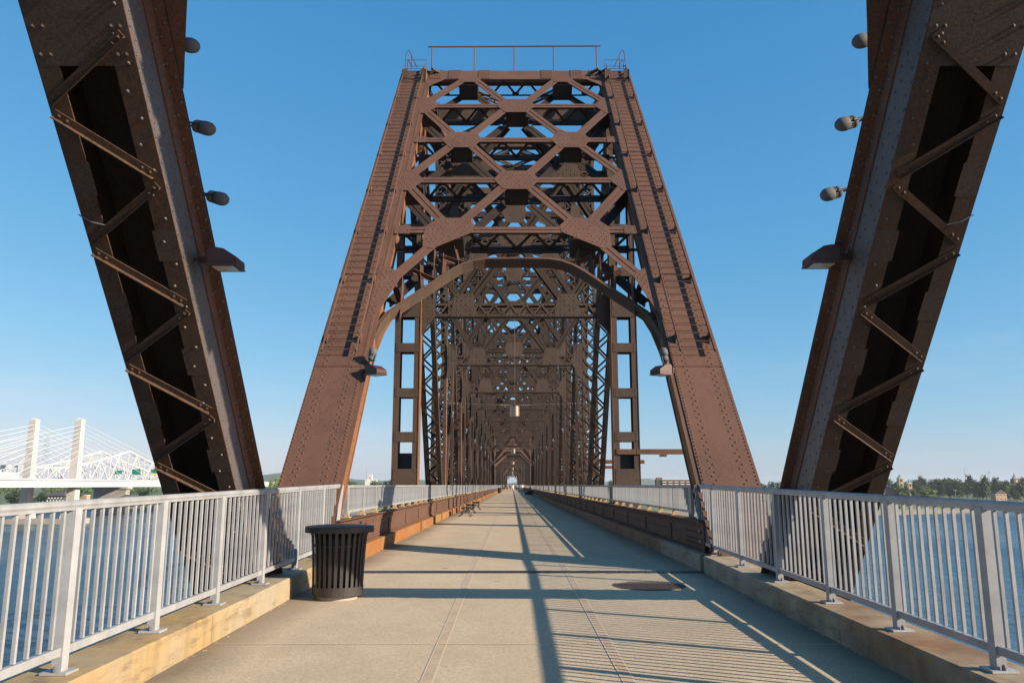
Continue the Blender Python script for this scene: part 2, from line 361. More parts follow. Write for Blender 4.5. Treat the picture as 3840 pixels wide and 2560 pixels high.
def end_post(parent, P, side, near):
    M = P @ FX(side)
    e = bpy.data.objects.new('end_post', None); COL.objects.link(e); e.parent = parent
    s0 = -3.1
    RU = DULL if near else RUST  # near posts use the steels with shade painted in
    MB(M).box(3.43, 4.54, s0, STOP, -.02, 0).build('cover_plate', SHADE if near else RUST, e)
    if not near:
        cuts = [5.35, 9.0, 12.6, 16.1, 19.5, 23.52]
        for k in range(5):
            d = .004 * (k % 2)
            MB(M).box(3.435 + d, 4.535 + d, cuts[k] + .012, cuts[k + 1] - .012, -.036 - d, -.0205).build('cover_plate', RUST, e)
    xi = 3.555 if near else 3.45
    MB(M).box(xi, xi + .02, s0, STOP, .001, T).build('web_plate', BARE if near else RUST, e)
    MB(M).box(4.415, 4.435, s0, STOP, .001, T).build('web_plate', SHADE if near else RUST, e)
    a = MB(M)
    a.box(xi - .016, xi - .001, s0, STOP, .001, .19); a.box(xi - .12, xi - .016, s0, STOP, .001, .014)
    a.box(4.436, 4.452, s0, STOP, .001, .19)
    a.build('top_angle', RUST, e)
    b = MB(M)
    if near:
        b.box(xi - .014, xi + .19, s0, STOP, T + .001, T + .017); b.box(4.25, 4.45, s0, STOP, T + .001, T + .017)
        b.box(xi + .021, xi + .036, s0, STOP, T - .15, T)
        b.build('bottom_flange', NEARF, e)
    else:
        b.box(3.395, 3.70, s0, STOP, T + .001, T + .017); b.box(4.25, 4.47, s0, STOP, T + .001, T + .017)
        b.box(3.425, 3.449, s0, STOP, .34, T)
        b.build('bottom_flange', ORANGE, e)
    # lacing on the underside
    pitch = 0.70
    k = 0; s = -2.02
    smax = 7.9 if near else 9
    while s + pitch < smax:
        xa, xb = (3.61, 4.42) if k % 2 == 0 else (4.42, 3.61)
        lb = MB(M)
        lb.bar((xa, s + .05, T + .024), (xb, s + pitch - .05, T + .024), .082, .011, (0, 0, 1))
        dx, ds = xb - xa, pitch - .1
        L = math.hypot(dx, ds); nx, ns = -ds / L, dx / L
        if ns > 0: nx, ns = -nx, -ns
        lb.bar((xa + nx * .037, s + .05 + ns * .037, T + .048), (xb + nx * .037, s + pitch - .05 + ns * .037, T + .048), .009, .042, (0, 0, 1))
        for q in (.05, .13, .87, .95):
            lb.rivet((xa + dx * q, s + .05 + ds * q, T + .03), (0, 0, 1), .02)
        lb.build('lacing_bar', NEARF if near else RUST, e)
        s += pitch; k += 1
    q0 = 7.45 if near else smax + .35
    sp = MB(M); sp.box(xi - .005, 4.44, q0, STOP if not near else 10.5, T + .0172, T + .0184)
    for xx in (xi + .06, xi + .14, 4.3, 4.39):
        for i in range(14): sp.rivet((xx, q0 + .1 + i * .24, T + .0184), (0, 0, 1), .021)
    sp.build('stay_plate', RU, e)
    st = MB(M)                                                     # small batten plates under the lacing joints
    k = 0; s = -2.02
    while s + pitch < 7.2:
        if k % 2 == 0: st.box(4.225, 4.445, s - .17, s + .17, T + .0175, T + .0185)
        else: st.box(xi - .01, xi + .225, s - .17, s + .17, T + .0175, T + .0185)
        s += pitch; k += 1
    st.build('batten_plate', RU, e, 'stuff')
    # rivets
    rv = MB(M)
    if near:
        s = -2.4; i = 0
        while s < 9.5:
            rv.rivet((xi - .016, s, .06 + .07 * (i % 2)), (-1, 0, 0), .019, True)
            rv.rivet((xi - .0005, s + .03, .28 + .07 * (i % 2)), (-1, 0, 0), .017, True)
            rv.rivet((xi - .0005, s + .06, .50 + .05 * (i % 2)), (-1, 0, 0), .017, True)
            rv.rivet((xi - .03 - .06 * (i % 2), s, .0145), (0, 0, 1), .021, True)
            if i % 2: rv.rivet((xi + .06 + .07 * (i % 4 == 1), s, T + .017), (0, 0, 1), .019, True)
            s += .125; i += 1
    else:
        s = -.6; i = 0
        while s < 23.4:
            t0 = -.02 if s < 5.35 else -.036
            tt = t0 - (.004 if (s > 9 and s < 12.6) or (s > 16.1 and s < 19.5) else 0)
            for xx in (3.475, 4.495): rv.rivet((xx, s, tt), (0, 0, -1), .025, True)
            off = .035 if i % 2 else -.035
            for xx in (3.70 + off, 4.27 + off): rv.rivet((xx, s, tt), (0, 0, -1), .025, True)
            if s < 12:
                for q, tq in enumerate((.05, .12, .19, .27)):
                    rv.rivet((xi - .0165 if tq < .19 else xi - .0005, s + .05 * (q % 2), tq), (-1, 0, 0), .015)
                if i % 3 == 0: rv.rivet((3.4245, s, .42 + .1 * (i % 2)), (-1, 0, 0), .02, True)
            s += .099; i += 1
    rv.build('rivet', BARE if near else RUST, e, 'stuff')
    return e

def groove_bar(mb, p, q, w, t0, th=.014):
    """two angles side by side: a flat member with a step along its middle; in (X, s) at depth t0"""
    p, q = Vector((*p, t0)), Vector((*q, t0)); d = (q - p).normalized()
    n = Vector((-d.y, d.x, 0)) * (w / 4 + .006)
    if n.y < 0: n = -n
    mb.bar(p + n, q + n, w / 2 - .014, th, (0, 0, 1), -th / 2 - .008)
    mb.bar(p - n, q - n, w / 2 - .014, th, (0, 0, 1), -th / 2)
    for k_ in (1, -1): mb.bar(p + n * (.15 * k_), q + n * (.15 * k_), .012, .13, (0, 0, 1), .058)
    mb.bar(p, q, .05, .01, (0, 0, 1), .12)

def gusset_rivets(mb, pts, t, step=.135, r=.025):
    cx = sum(p[0] for p in pts) / len(pts); cy = sum(p[1] for p in pts) / len(pts)
    def inside(x, y):
        c = False; k = len(pts)
        for i in range(k):
            (x1, y1), (x2, y2) = pts[i], pts[(i + 1) % k]
            if (y1 > y) != (y2 > y) and x < (x2 - x1) * (y - y1) / (y2 - y1) + x1: c = not c
        return c
    x0, x1 = min(p[0] for p in pts), max(p[0] for p in pts); y0, y1 = min(p[1] for p in pts), max(p[1] for p in pts)
    rr = random.Random(int(abs(cx * 100) + abs(cy * 10)))
    y = y0 + .06; row = 0
    while y < y1:
        x = x0 + .05 + (step / 2 if row % 2 else 0)
        while x < x1:
            sx, sy = .88, .88
            if inside(cx + (x - cx) / sx, cy + (y - cy) / sy):
                edge = abs(x - cx) / max(.01, (x1 - x0) / 2) + abs(y - cy) / max(.01, (y1 - y0) / 2)
                if edge > .75 or rr.random() < .45: mb.rivet((x, y, t), (0, 0, -1), r, True)
            x += step
        y += step; row += 1

ROW = (22.9, 19.97, 17.07, 14.17, 11.2)
def octagon(cx, cy, a, b, c, h):
    return [(cx - b, cy + h), (cx + b, cy + h), (cx + a, cy + c), (cx + b * .86, cy - h), (cx - b * .86, cy - h), (cx - a, cy + c)]
def portal(parent, P, near=False):
    e = bpy.data.objects.new('portal_bracing', None); COL.objects.link(e); e.parent = parent
    def plate(pts, t0=-.045, t1=-.031, riv=True):
        m = MB(P); m.poly(pts, t0, t1); m.build('gusset_plate', RUST, e)
        if riv: gusset_rivets(RV, pts, t0)
    RV = MB(P)
    # top strut
    ts = MB(P); ts.box(-3.43, 3.43, 22.62, 23.55, -.022, -.004); ts.box(-3.43, 3.43, 22.6, 22.618, -.03, .1); ts.box(-3.43, 3.43, 23.53, 23.55, 0, T)
    ts.build('top_strut', RUST, e)
    for sg in (1, -1):
        for a, b in ((1.0, 1.48), (2.16, 2.66), (2.92, 3.42)):
            m = MB(P); x0, x1 = sorted((sg * a, sg * b)); m.box(x0, x1, 22.66, 23.57, -.036, -.0225); m.build('splice_plate', RUST, e)
            for i in range(5):
                x = x0 + .05 + i * (x1 - x0 - .1) / 4
                m2 = RV; m2.box(x - .02, x + .02, 22.66, 23.57, -.044, -.0365)
                for j in range(6): RV.rivet((x, 22.72 + j * .15, -.044), (0, 0, -1), .018)
    for i in range(36): RV.rivet((-3.3 + i * 6.6 / 35, 22.68, -.0225), (0, 0, -1), .018)
    # nodes
    nodes = []
    for sg in (1, -1):
        plate([(sg * 1.3, 22.76), (sg * 2.3, 22.76), (sg * 2.1, 22.28), (sg * 1.52, 22.28)])
        plate([(sg * 3.66, 20.68), (sg * 3.2, 20.68), (sg * 2.86, 20.0), (sg * 3.22, 19.27), (sg * 3.66, 19.27)])
        plate(octagon(sg * 1.83, 17.07, .68, .44, 0, .6))
        plate([(sg * 3.66, 14.85), (sg * 3.22, 14.85), (sg * 2.86, 14.17), (sg * 3.22, 13.48), (sg * 3.66, 13.48)])
        plate([(sg * a, b) for a, b in ((2.24, 11.84), (1.46, 11.84), (1.2, 11.42), (1.24, 11.07), (2.30, 10.22), (2.56, 10.33), (2.58, 11.34))])
        plate([(sg * a, b) for a, b in ((3.62, 9.45), (3.2, 9.2), (2.96, 8.92), (3.28, 7.7), (3.43, 7.1), (3.62, 7.0))])
        plate([(sg * a, b) for a, b in ((3.43, 17.3), (3.05, 17.3), (3.05, 16.85), (3.43, 16.85))])
        plate([(sg * a, b) for a, b in ((3.43, 11.42), (2.98, 11.42), (2.98, 10.98), (3.43, 10.98))])
        plate([(sg * a, b) for a, b in ((3.43, 22.6), (2.75, 22.6), (3.2, 22.05), (3.43, 21.7))], riv=False)
    for s in (ROW[1], ROW[3]): plate(octagon(0, s, .71, .46, .03, .6))
    # bars of the front and rear lattice
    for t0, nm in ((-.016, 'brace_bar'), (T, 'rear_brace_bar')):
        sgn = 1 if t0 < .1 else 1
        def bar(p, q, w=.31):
            m = MB(P); groove_bar(m, p, q, w, t0); m.build(nm, RUST if t0 < .1 else SHADE, e)
        for sg in (1, -1):
            bar((sg * 2.05, 22.5), (sg * 3.2, 20.5)); bar((sg * 1.55, 22.5), (sg * .45, 20.4))
            bar((sg * 3.25, 19.55), (sg * 2.15, 17.5)); bar((sg * .45, 19.55), (sg * 1.5, 17.5))
            bar((sg * 2.15, 16.65), (sg * 3.25, 14.6)); bar((sg * 1.5, 16.65), (sg * .4, 14.6))
            bar((sg * 3.25, 13.75), (sg * 2.1, 11.65)); bar((sg * .42, 13.7), (sg * 1.55, 11.65))
            bar((sg * 2.3, 10.45), (sg * 3.3, 8.6))
            bar((sg * .6, ROW[1]), (sg * 2.95, ROW[1])); bar((sg * .6, ROW[3]), (sg * 2.95, ROW[3]))
            bar((sg * 2.4, ROW[2]), (sg * 3.2, ROW[2])); bar((sg * 2.4, ROW[4]), (sg * 3.2, ROW[4]))
        bar((-1.3, ROW[2]), (1.3, ROW[2])); bar((-1.3, ROW[4]), (1.3, ROW[4]))
    # zigzag lacing between the two faces, with diaphragms at the nodes
    for s in (22.62,) + ROW[1:]:
        z = MB(P); x = -3.2; k = 0
        while x < 3.1:
            ta, tb = (.03, T - .02) if k % 2 == 0 else (T - .02, .03)
            z.bar((x, s, ta), (x + .457, s, tb), .085, .012, (0, 1, 0))
            z.box(x - .13, x + .13, s - .02, s - .007, ta - .1 if ta > .3 else ta - .02, ta + .12 if ta < .3 else ta + .03)
            x += .457; k += 1
        z.box(-3.43, 3.43, s - .07, s + .07, T + .016, T + .03)
        z.build('lacing', SHADE, e, 'stuff')
    for cx, s in [(sg * 1.83, r) for sg in (1, -1) for r in (ROW[0] - .4, ROW[2], ROW[4])] + [(0, ROW[1]), (0, ROW[3])] + [(sg * 3.2, r) for sg in (1, -1) for r in (ROW[1], ROW[3])]:
        m = MB(P); m.box(cx - .36, cx - .345, s - .45, s + .4, -.01, T); m.box(cx + .345, cx + .36, s - .45, s + .4, -.01, T)
        m.box(cx - .345, cx + .345, s - .45, s - .435, -.01, T); m.build('diaphragm', SHADE, e)
    # curved knee soffit
    half = [(3.43, 6.9), (3.36, 7.35), (3.2, 7.82), (2.75, 8.42), (2.2, 9.1), (1.8, 9.62), (1.5, 9.95), (1.2, 10.15), (.85, 10.25), (0, 10.27)]
    if near: half = half[4:]
    pl = [(-a, b) for a, b in half] + half[-2::-1]
    kn, ka = MB(P), MB(P)
    for (a, b), (c, d) in zip(pl, pl[1:]):
        up = Vector((-(d - b), c - a, 0)).normalized()
        kn.bar((a, b, .46), (c, d, .46), .30, .02, up)
        ka.bar((a, b, .33), (c, d, .33), .014, .085, up, .045); kn.bar((a, b, .6), (c, d, .6), .014, .1, up, .05)
        L = math.hypot(c - a, d - b); k = max(1, int(L / .16))
        for i in range(k):
            q = (i + .5) / k
            for tt in (.38, .56): RV.rivet((a + (c - a) * q - up.x * .01, b + (d - b) * q - up.y * .01, tt), (-up.x, -up.y, 0), .018)
    kn.build('knee_soffit', DULL, e); ka.build('knee_angle', RUST, e)  # soffit takes the darker steel as painted shade under the arch
    for sg in (1, -1):
        for p, q in (((2.95, 8.35), (3.2, 9.0)), ((2.5, 8.9), (2.6, 9.9)), ((2.05, 9.4), (2.75, 9.6)), ((2.0, 9.45), (2.0, 10.4)), ((1.55, 10.0), (1.75, 10.8)), ((1.25, 10.2), (2.1, 10.3))):
            if near: continue
            ks = MB(P)
            ks.bar((sg * p[0], p[1], .58), (sg * q[0], q[1], .3), .15, .014, (0, 0, 1)); ks.bar((sg * p[0], p[1], .5), (sg * q[0], q[1], .25), .014, .12, (0, 0, 1))
            ks.build('knee_strut', RUST, e)
    if not near:
        for sg in (1, -1):
            kg = MB(P); kg.poly([(sg * a, b) for a, b in ((3.47, 5.2), (3.41, 5.9), (3.36, 6.6), (3.27, 7.35), (3.12, 7.95), (3.47, 8.3))], .585, .6); kg.build('knee_gusset', ORANGE, e)
            for a, b, c in ((2.25, 10.35, .24), (2.95, 8.6, .2)):
                kd = MB(P); kd.poly([(b - .75, .56), (b + .35, .0), (b + .35, .3), (b - .5, .62)], sg * a - .008, sg * a + .008, lambda u, v, h: (h, u, v)); kd.build('knee_diaphragm', RUST, e)
    RV.build('rivet', RUST, e, 'stuff')
    return e

def ladder(parent, P, side):
    e = bpy.data.objects.new('ladder', None); COL.objects.link(e); e.parent = parent
    M = P @ FX(side)
    for x in (3.63, 4.40):
        MB(M).box(x - .012, x + .012, 5.7, 23.75, -.235, -.165).build('side_rail', RUST, e)
    m0 = None
    for i in range(61):
        s = 5.75 + i * .297
        MB(M).tube([(3.63, s, -.2), (4.40, s, -.2)], .011, 5).build('rung', RUST, e)
    for i in range(8):
        s = 6.3 + i * 2.4
        for x in (3.63, 4.40):
            b = MB(M); b.poly([(s - .16, -.036), (s + .16, -.036), (s + .04, -.22), (s - .04, -.22)], x - .022, x - .008, lambda a, t, h: (h, a, t)); b.build('bracket', RUST, e)
    top = M @ Vector((0, 23.6, -.2)); z0, y0 = top.z, top.y
    for x, h in ((4.42, .74), (4.34, .3)):
        path = [(0, -.2), (-.01, .5), (-.03, .78), (-.09, .97), (-.16, 1.0), (-.23, .92), (-.34, .66), (-.62, .0)]
        MB().tube([(side * (x + a * h), y0 + .12, z0 + b * h) for a, b in path], .02, 6).build('hand_loop', RUST, e)
    MB().tube([(side * 4.18, y0 + .12, z0 - .1), (side * 4.18, y0 + .12, z0 + .52)], .016, 6).build('hand_post', RUST, e)
    MB().tube([(side * 4.42, y0, z0 + .25), (side * 3.55, y0, z0 + .25), (side * 3.55, y0, z0 - .2)], .012, 5).build('guard_bar', RUST, e)
    return e

def top_handrail(parent):
    e = bpy.data.objects.new('top_handrail', None); COL.objects.link(e); e.parent = parent
    y = 29.42
    MB().tube([(-3.55, y, 18.98), (3.45, y, 19.02)], .028, 8).build('rail', RUST, e)
    for x in (-3.38, -1.66, -.05, 1.54, 3.28):
        MB().tube([(x, y, 17.8), (x, y, 18.98)], .022, 8).lathe([(.09, 17.8), (.08, 17.86), (.02, 17.88)], 8, (x, y, 0)).build('rail_post', RUST, e)

class Laced:
    """members of a truss plane: four flanges, two webs, lacing front and back; built from p to q (y, z) at side sx"""
    def __init__(s): s.steel = MB(); s.inner = MB(); s.lace = MB(); s.riv = MB(); s.bars = []
def laced(L, side, p, q, x0=3.55, x1=4.35, depth=.5, fl=.2, patt='V', pitch=.62, split=None, rivets=True, wide=.085):
    y0, z0 = p; y1, z1 = q
    d = Vector((0, y1 - y0, z1 - z0)); ln = d.length; d.normalize()
    t = Vector((0, d.z, -d.y))                       # away from the viewer for a vertical member
    if t.y < 0: t = -t
    M = Matrix(((side, 0, 0, 0), (0, d.y, t.y, y0), (0, d.z, t.z, z0), (0, 0, 0, 1)))
    def on(mb): mb.M = M; mb.flip = M.to_3x3().determinant() < 0; return mb
    h = depth / 2
    st = on(L.steel)
    on(L.inner).box(x0, x0 + .02, 0, ln, -h, h)
    st.box(x1 - .02, x1, 0, ln, -h, h)
    for tt, sg in ((-h, -1), (h, 1)):
        st.box(x0 + .001, x0 + fl, 0, ln, tt, tt + sg * .014); st.box(x1 - fl, x1 - .001, 0, ln, tt, tt + sg * .014)
    if rivets:
        rv = on(L.riv); s = .1
        while s < ln:
            rv.rivet((x0, s, -h + .07), (-1, 0, 0), .017); rv.rivet((x0, s, h - .07), (-1, 0, 0), .017); s += .15
    n = max(1, round(ln / pitch)); pt = ln / n
    a, b = x0 + fl * .55, x1 - fl * .55
    for tt, sg in ((-h, -1), (h, 1)):
        if patt == 'B': break
        for i in range(n):
            s0, s1 = i * pt, (i + 1) * pt
            pairs = [((a, s0), (b, s1)) if i % 2 == 0 else ((b, s0), (a, s1))] if patt == 'V' else [((a, s0), (b, s1)), ((b, s0), (a, s1))]
            for k, ((xa, sa), (xb, sb)) in enumerate(pairs):
                if split is not None and sg < 0 and L.bars is not None and len(L.bars) < split:
                    m = MB(M); m.bar((xa, sa, tt + sg * (.021 + .013 * k)), (xb, sb, tt + sg * (.021 + .013 * k)), wide, .011, (0, 0, 1)); L.bars.append(m)
                    for (xx, ss) in ((xa, sa), (xb, sb)): m.rivet((xx, ss + (.03 if ss == sa else -.03), tt + sg * (.027 + .013 * k)), (0, 0, sg), .018)
                else: on(L.lace).bar((xa, sa, tt + sg * (.021 + .013 * k)), (xb, sb, tt + sg * (.021 + .013 * k)), wide, .011, (0, 0, 1))
    return M
def finish(L, name, parent, inner=RUST, steel=DULL):
    e = bpy.data.objects.new(name, None); COL.objects.link(e); e.parent = parent
    L.steel.build('flange', steel, e); L.inner.build('web_plate', inner, e)
    if L.lace.v: L.lace.build('lacing', DULL, e, 'stuff')
    for m in L.bars or []: m.build('lacing_bar', DULL, e)
    if L.riv.v: L.riv.build('rivet', inner, e, 'stuff')
    return e

PAN = 12.3; Y1 = 28.6; NODES = [Y1 + PAN * k for k in range(10)]; YEND = 155.4
def chord_z(k): return (17.3, 20.0, 22.0, 23.2, 23.9, 23.9, 23.2, 22.0, 20.0, 17.3)[k]

def sway(parent, y, ztop, detail):
    e = None
    if detail:
        e = bpy.data.objects.new('sway_frame', None); COL.objects.link(e); e.parent = parent
    steel, lace, riv, rear, bars = MB(), MB(), MB(), MB(), MB()
    zs = [7.88]
    while zs[-1] + 2.65 < ztop - .6: zs.append(zs[-1] + 2.65)
    fr = lambda a, b, h: (a, y + h, b)
    parts = []
    def plate(pts):
        m = MB() if detail else steel; m.poly(pts, -.03, -.016, fr)
        if detail: parts.append(('gusset_plate', m))
        if detail:
            g = []
            cx = sum(p[0] for p in pts) / len(pts); cy = sum(p[1] for p in pts) / len(pts)
            x0, x1 = min(p[0] for p in pts), max(p[0] for p in pts); z0, z1 = min(p[1] for p in pts), max(p[1] for p in pts)
            nx, nz = max(2, int((x1 - x0) / .15)), max(2, int((z1 - z0) / .15))
            for i in range(nx):
                for j in range(nz):
                    fx, fz = (i + .5) / nx, (j + .5) / nz
                    if abs(fx - .5) + .35 * abs(fz - .5) < .42 and (i + j) % 3: riv.rivet((x0 + (x1 - x0) * fx, y - .03, z0 + (z1 - z0) * fz), (0, -1, 0), .027, True)
    def bar(p, q, w=.25):
        m = MB() if detail else bars
        a, b = Vector((p[0], y, p[1])), Vector((q[0], y, q[1])); d = (b - a).normalized()
        n = Vector((-d.z, 0, d.x)) * (w / 4 + .008)
        m.bar(a + n, b + n, w / 2 - .02, .014, (0, 1, 0), -.02); m.bar(a - n, b - n, w / 2 - .02, .014, (0, 1, 0), -.006)
        rear.bar(a, b, .06, .25, (0, 1, 0), .2); rear.bar(a, b, w, .012, (0, 1, 0), .33)
        if detail: parts.append(('brace_bar', m))
    for r, z in enumerate(zs):
        # laced strut: two angles with zigzag bars
        hh, ch = (.2, .042) if r == 0 else (.1, .034)
        for dy in (0, .34):
            tgt = rear if dy else steel
            for zz in (z - hh, z + hh):
                tgt.box(-3.5, 3.5, y + dy - .015, y + dy, zz - ch, zz + ch)
            if dy: rear.box(-3.5, 3.5, y - .014, y + .34, z - hh - ch - .023, z - hh - ch - .008); rear.box(-3.5, 3.5, y, y + .325, z + hh + ch + .009, z + hh + ch + .018)
            k = 0; x = -3.4; pt = .29
            while x < 3.3:
                za, zb = (z - hh, z + hh) if k % 2 == 0 else (z + hh, z - hh)
                (rear if dy else lace).bar((x, y + dy - .022, za), (x + pt, y + dy - .022, zb), .062 if r == 0 else .045, .011, (0, 1, 0)); x += pt if r == 0 else .2; k += 1
        if detail and r < 2:
            for i in range(48):
                for zz in (z - hh, z + hh): riv.rivet((-3.4 + i * 6.8 / 47, y - .0155, zz), (0, -1, 0), .024)
        if r % 2 == 0:
            for sg in (1, -1):
                if r == 0:
                    plate([(sg * 1.42, z - .26), (sg * 2.42, z - .26), (sg * 2.26, z + .6), (sg * 1.58, z + .6)])
                    plate([(sg * 3.5, z + .95), (sg * 3.18, z + .55), (sg * 2.98, z + .25), (sg * 2.98, z - .25), (sg * 3.5, z - 1.0)])
                else: plate(octagon(sg * 1.9, z, .6, .42, 0, .45))
        else:
            plate(octagon(0, z, .66, .5, .05, .5))
            for sg in (1, -1): plate([(sg * 3.5, z + .55), (sg * 3.05, z + .45), (sg * 2.95, z - .4), (sg * 3.5, z - .5)])
    allz = zs + [ztop]
    for r in range(len(allz) - 1):
        z0, z1 = allz[r], allz[r + 1]
        for sg in (1, -1):
            if r % 2 == 0: bar((sg * 1.75, z0 + .35), (sg * .3, z1 - .3)); bar((sg * 2.05, z0 + .35), (sg * 3.3, z1 - .3))
            else: bar((sg * .3, z0 + .35), (sg * 1.75, z1 - .3)); bar((sg * 3.3, z0 + .35), (sg * 2.05, z1 - .3))
    steel.box(-3.5, 3.5, y - .2, y + .25, ztop - .2, ztop + .25)
    if detail:
        steel.build('strut', DULL, e); lace.build('lacing', DULL, e, 'stuff'); rear.build('rear_strut', SHADE, e, 'stuff')
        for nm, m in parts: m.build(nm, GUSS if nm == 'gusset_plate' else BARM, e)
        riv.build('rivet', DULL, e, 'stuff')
        return None
    return steel, lace, rear, bars

def span_main():
    e = thing('truss_span', 'rusted brown through-truss span ahead with arched lattice portal between two laddered end posts', 'bridge span', group='spans of the rusted truss bridge')
    for sd in (-1, 1):
        end_post(e, P_FAR, sd, False); ladder(e, P_FAR, sd)
    portal(e, P_FAR); top_handrail(e)
    # hanger posts under the hip
    for sd in (-1, 1):
        h = bpy.data.objects.new('hanger_post', None); COL.objects.link(h); h.parent = e
        M = FX(sd); st, inn, rv = MB(M), MB(M), MB(M)
        z0, z1 = -1.0, 17.4
        for y in (28.35, 28.86):
            st.box(3.50, 3.70, y, y + .014, z0, z1); st.box(4.20, 4.40, y, y + .014, z0, z1)
        inn.box(3.478, 3.499, 28.33, 28.88, z0, z1); st.box(4.401, 4.42, 28.33, 28.88, z0, z1)
        inn.box(3.47, 3.4775, 28.345, 28.46, z0, z1); inn.box(3.47, 3.4775, 28.75, 28.865, z0, z1)
        st.build('channel', DULL, h); inn.build('web_plate', ORANGE, h)
        pl = [(-.2, 2.06), (3.02, 3.36), (4.6, 4.93), (6.25, 6.58), (7.55, 8.2), (9.1, 9.43), (10.75, 11.1), (12.4, 12.75), (14.1, 14.5), (15.8, 16.9)]
        for a, b in pl:
            MB(M).box(3.53, 4.37, 28.332, 28.3495, a, b).build('batten_plate', DULL, h); MB(M).box(3.53, 4.37, 28.875, 28.89, a, b).build('batten_plate', DULL, h)
            for xx in (3.61, 4.29):
                k = max(3, int((b - a) / .28))
                for i in range(k): rv.rivet((xx, 28.332, a + .06 + i * (b - a - .12) / (k - 1)), (0, -1, 0), .024, True)
        for zz in [i * .15 for i in range(110)]:
            for yy in (28.4, 28.81): rv.rivet((3.47, yy, zz), (-1, 0, 0), .016)
        MB(M).box(3.56, 4.34, 28.7, 28.72, 2.06, 2.62).build('back_plate', IRON, h)
        rv.build('rivet', DULL, h, 'stuff')
    # web members
    used = 0
    for sd in (-1, 1):
        for k in range(len(NODES)):
            y = NODES[k]
            if k not in (0, 9):
                L = Laced()
                laced(L, sd, (y, -.8), (y, chord_z(k) - .3), 3.52, 4.3, .46, .15, 'X', .62, split=52 if k == 1 else 0, rivets=k < 3)
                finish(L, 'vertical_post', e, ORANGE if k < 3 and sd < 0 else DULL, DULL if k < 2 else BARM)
            if k < 9:
                hi, lo = ((k, k + 1) if k < 4 else (k + 1, k)) if k != 4 else (4, 5)
                p, q = (NODES[hi], chord_z(hi) - .5), (NODES[lo], -.6)
                L = Laced()
                laced(L, sd, p, q, 3.56, 4.36, .44, .2, 'V' if k == 0 else 'X', .62 if k == 0 else .6, split=36 if k == 0 else 0, rivets=k < 2)
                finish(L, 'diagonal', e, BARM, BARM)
                if k == 4:
                    L = Laced(); laced(L, sd, (NODES[5], chord_z(5) - .5), (NODES[4], -.6), 3.7, 4.2, .3, .15, 'X', .6, rivets=False); finish(L, 'diagonal', e, BARM, BARM)
                if k >= 1:
                    mid = ((p[0] + q[0]) / 2, (p[1] + q[1]) / 2)
                    L = Laced(); laced(L, sd, (NODES[hi], -.4), mid, 3.56, 4.3, .36, .14, 'X', .5, rivets=False)
                    laced(L, sd, (mid[0], -.8), mid, 3.62, 4.22, .3, .15, 'V', .5, rivets=False)
                    finish(L, 'sub_strut', e, DULL, BARM)
                    m = MB(FX(sd)); m.box(3.5, 4.42, mid[0] - .5, mid[0] + .5, mid[1] - .35, mid[1] + .35); m.build('mid_gusset', SHADE, e)
    for sd in (-1, 1):                                   # top chords, bottom chords
        m = MB(FX(sd)); lc = MB(FX(sd))
        for k in range(9):
            a, b = (4, NODES[k] if k else 30.1, chord_z(k) + (.1 if k else -.25)), (4, NODES[k + 1] if k < 8 else NODES[9] - 1.5, chord_z(k + 1) + (.1 if k < 8 else -.25))
            for xx in (3.5, 4.5): m.bar((xx, a[1], a[2]), (xx, b[1], b[2]), .025, .75)
            m.bar((4, a[1], a[2] + .39), (4, b[1], b[2] + .39), 1.06, .02)
            n = 14
            for i in range(n):
                f0, f1 = i / n, (i + 1) / n; xa, xb = (3.52, 4.48) if i % 2 else (4.48, 3.52)
                P0 = Vector(a).lerp(Vector(b), f0); P1 = Vector(a).lerp(Vector(b), f1)
                lc.bar((xa, P0.y, P0.z - .38), (xb, P1.y, P1.z - .38), .09, .012)
        m.build('top_chord', RUST, e); lc.build('chord_lacing', SHADE, e, 'stuff')
        m = MB(FX(sd))
        for xx in (3.6, 4.2): m.box(xx, xx + .03, PIER, YEND, -1.25, -.75)
        m.build('bottom_chord', RUST, e)
        hip = MB(FX(sd)); hip.poly([(28.4, 16.1), (30.1, 16.0), (31.5, 16.9), (31.2, 17.5), (29.7, 17.2)], 3.46, 3.48, lambda a, b, h: (h, a, b)); hip.build('hip_gusset', RUST, e)
    lat = MB(); lacl = MB()
    for k in range(9):                                   # top laterals
        z0, z1 = chord_z(k) + .25, chord_z(k + 1) + .25
        for sg in (1, -1):
            for dx in (-.17, .17):
                lat.bar((sg * 3.45 + dx, NODES[k], z0), (-sg * 3.45 + dx, NODES[k + 1], z1), .09, .08)
            n = 26
            for i in range(n):
                f0, f1 = i / n, (i + 1) / n; a = Vector((sg * 3.45, NODES[k], z0 - .05)); b = Vector((-sg * 3.45, NODES[k + 1], z1 - .05))
                s0 = .17 if i % 2 else -.17
                lacl.bar(a.lerp(b, f0) + Vector((s0, 0, 0)), a.lerp(b, f1) + Vector((-s0, 0, 0)), .06, .012)
    lat.build('top_lateral', DULL, e); lacl.build('lateral_lacing', SHADE, e, 'stuff')
    S, Lc, Rr, Bb = MB(), MB(), MB(), MB()
    for k, y in enumerate(NODES):
        r = sway(e, y - .3 if k else 28.62, chord_z(k) - .2 if k else 15.55, k < 3)
        if r:
            for src, dst in zip(r, (S, Lc, Rr, Bb)):
                b = len(dst.v); dst.v += src.v; dst.f += [tuple(b + i for i in f) for f in src.f]
    S.build('far_sway_frame', BARM, e, 'stuff'); Bb.build('far_sway_bar', BARM, e, 'stuff'); Lc.build('far_sway_lacing', DULL, e, 'stuff'); Rr.build('far_rear_strut', SHADE, e, 'stuff')
    M2 = mirror_y((PIER + YEND) / 2)
    end_bits(e, M2)
    girders(e, 14.75, YEND, True)
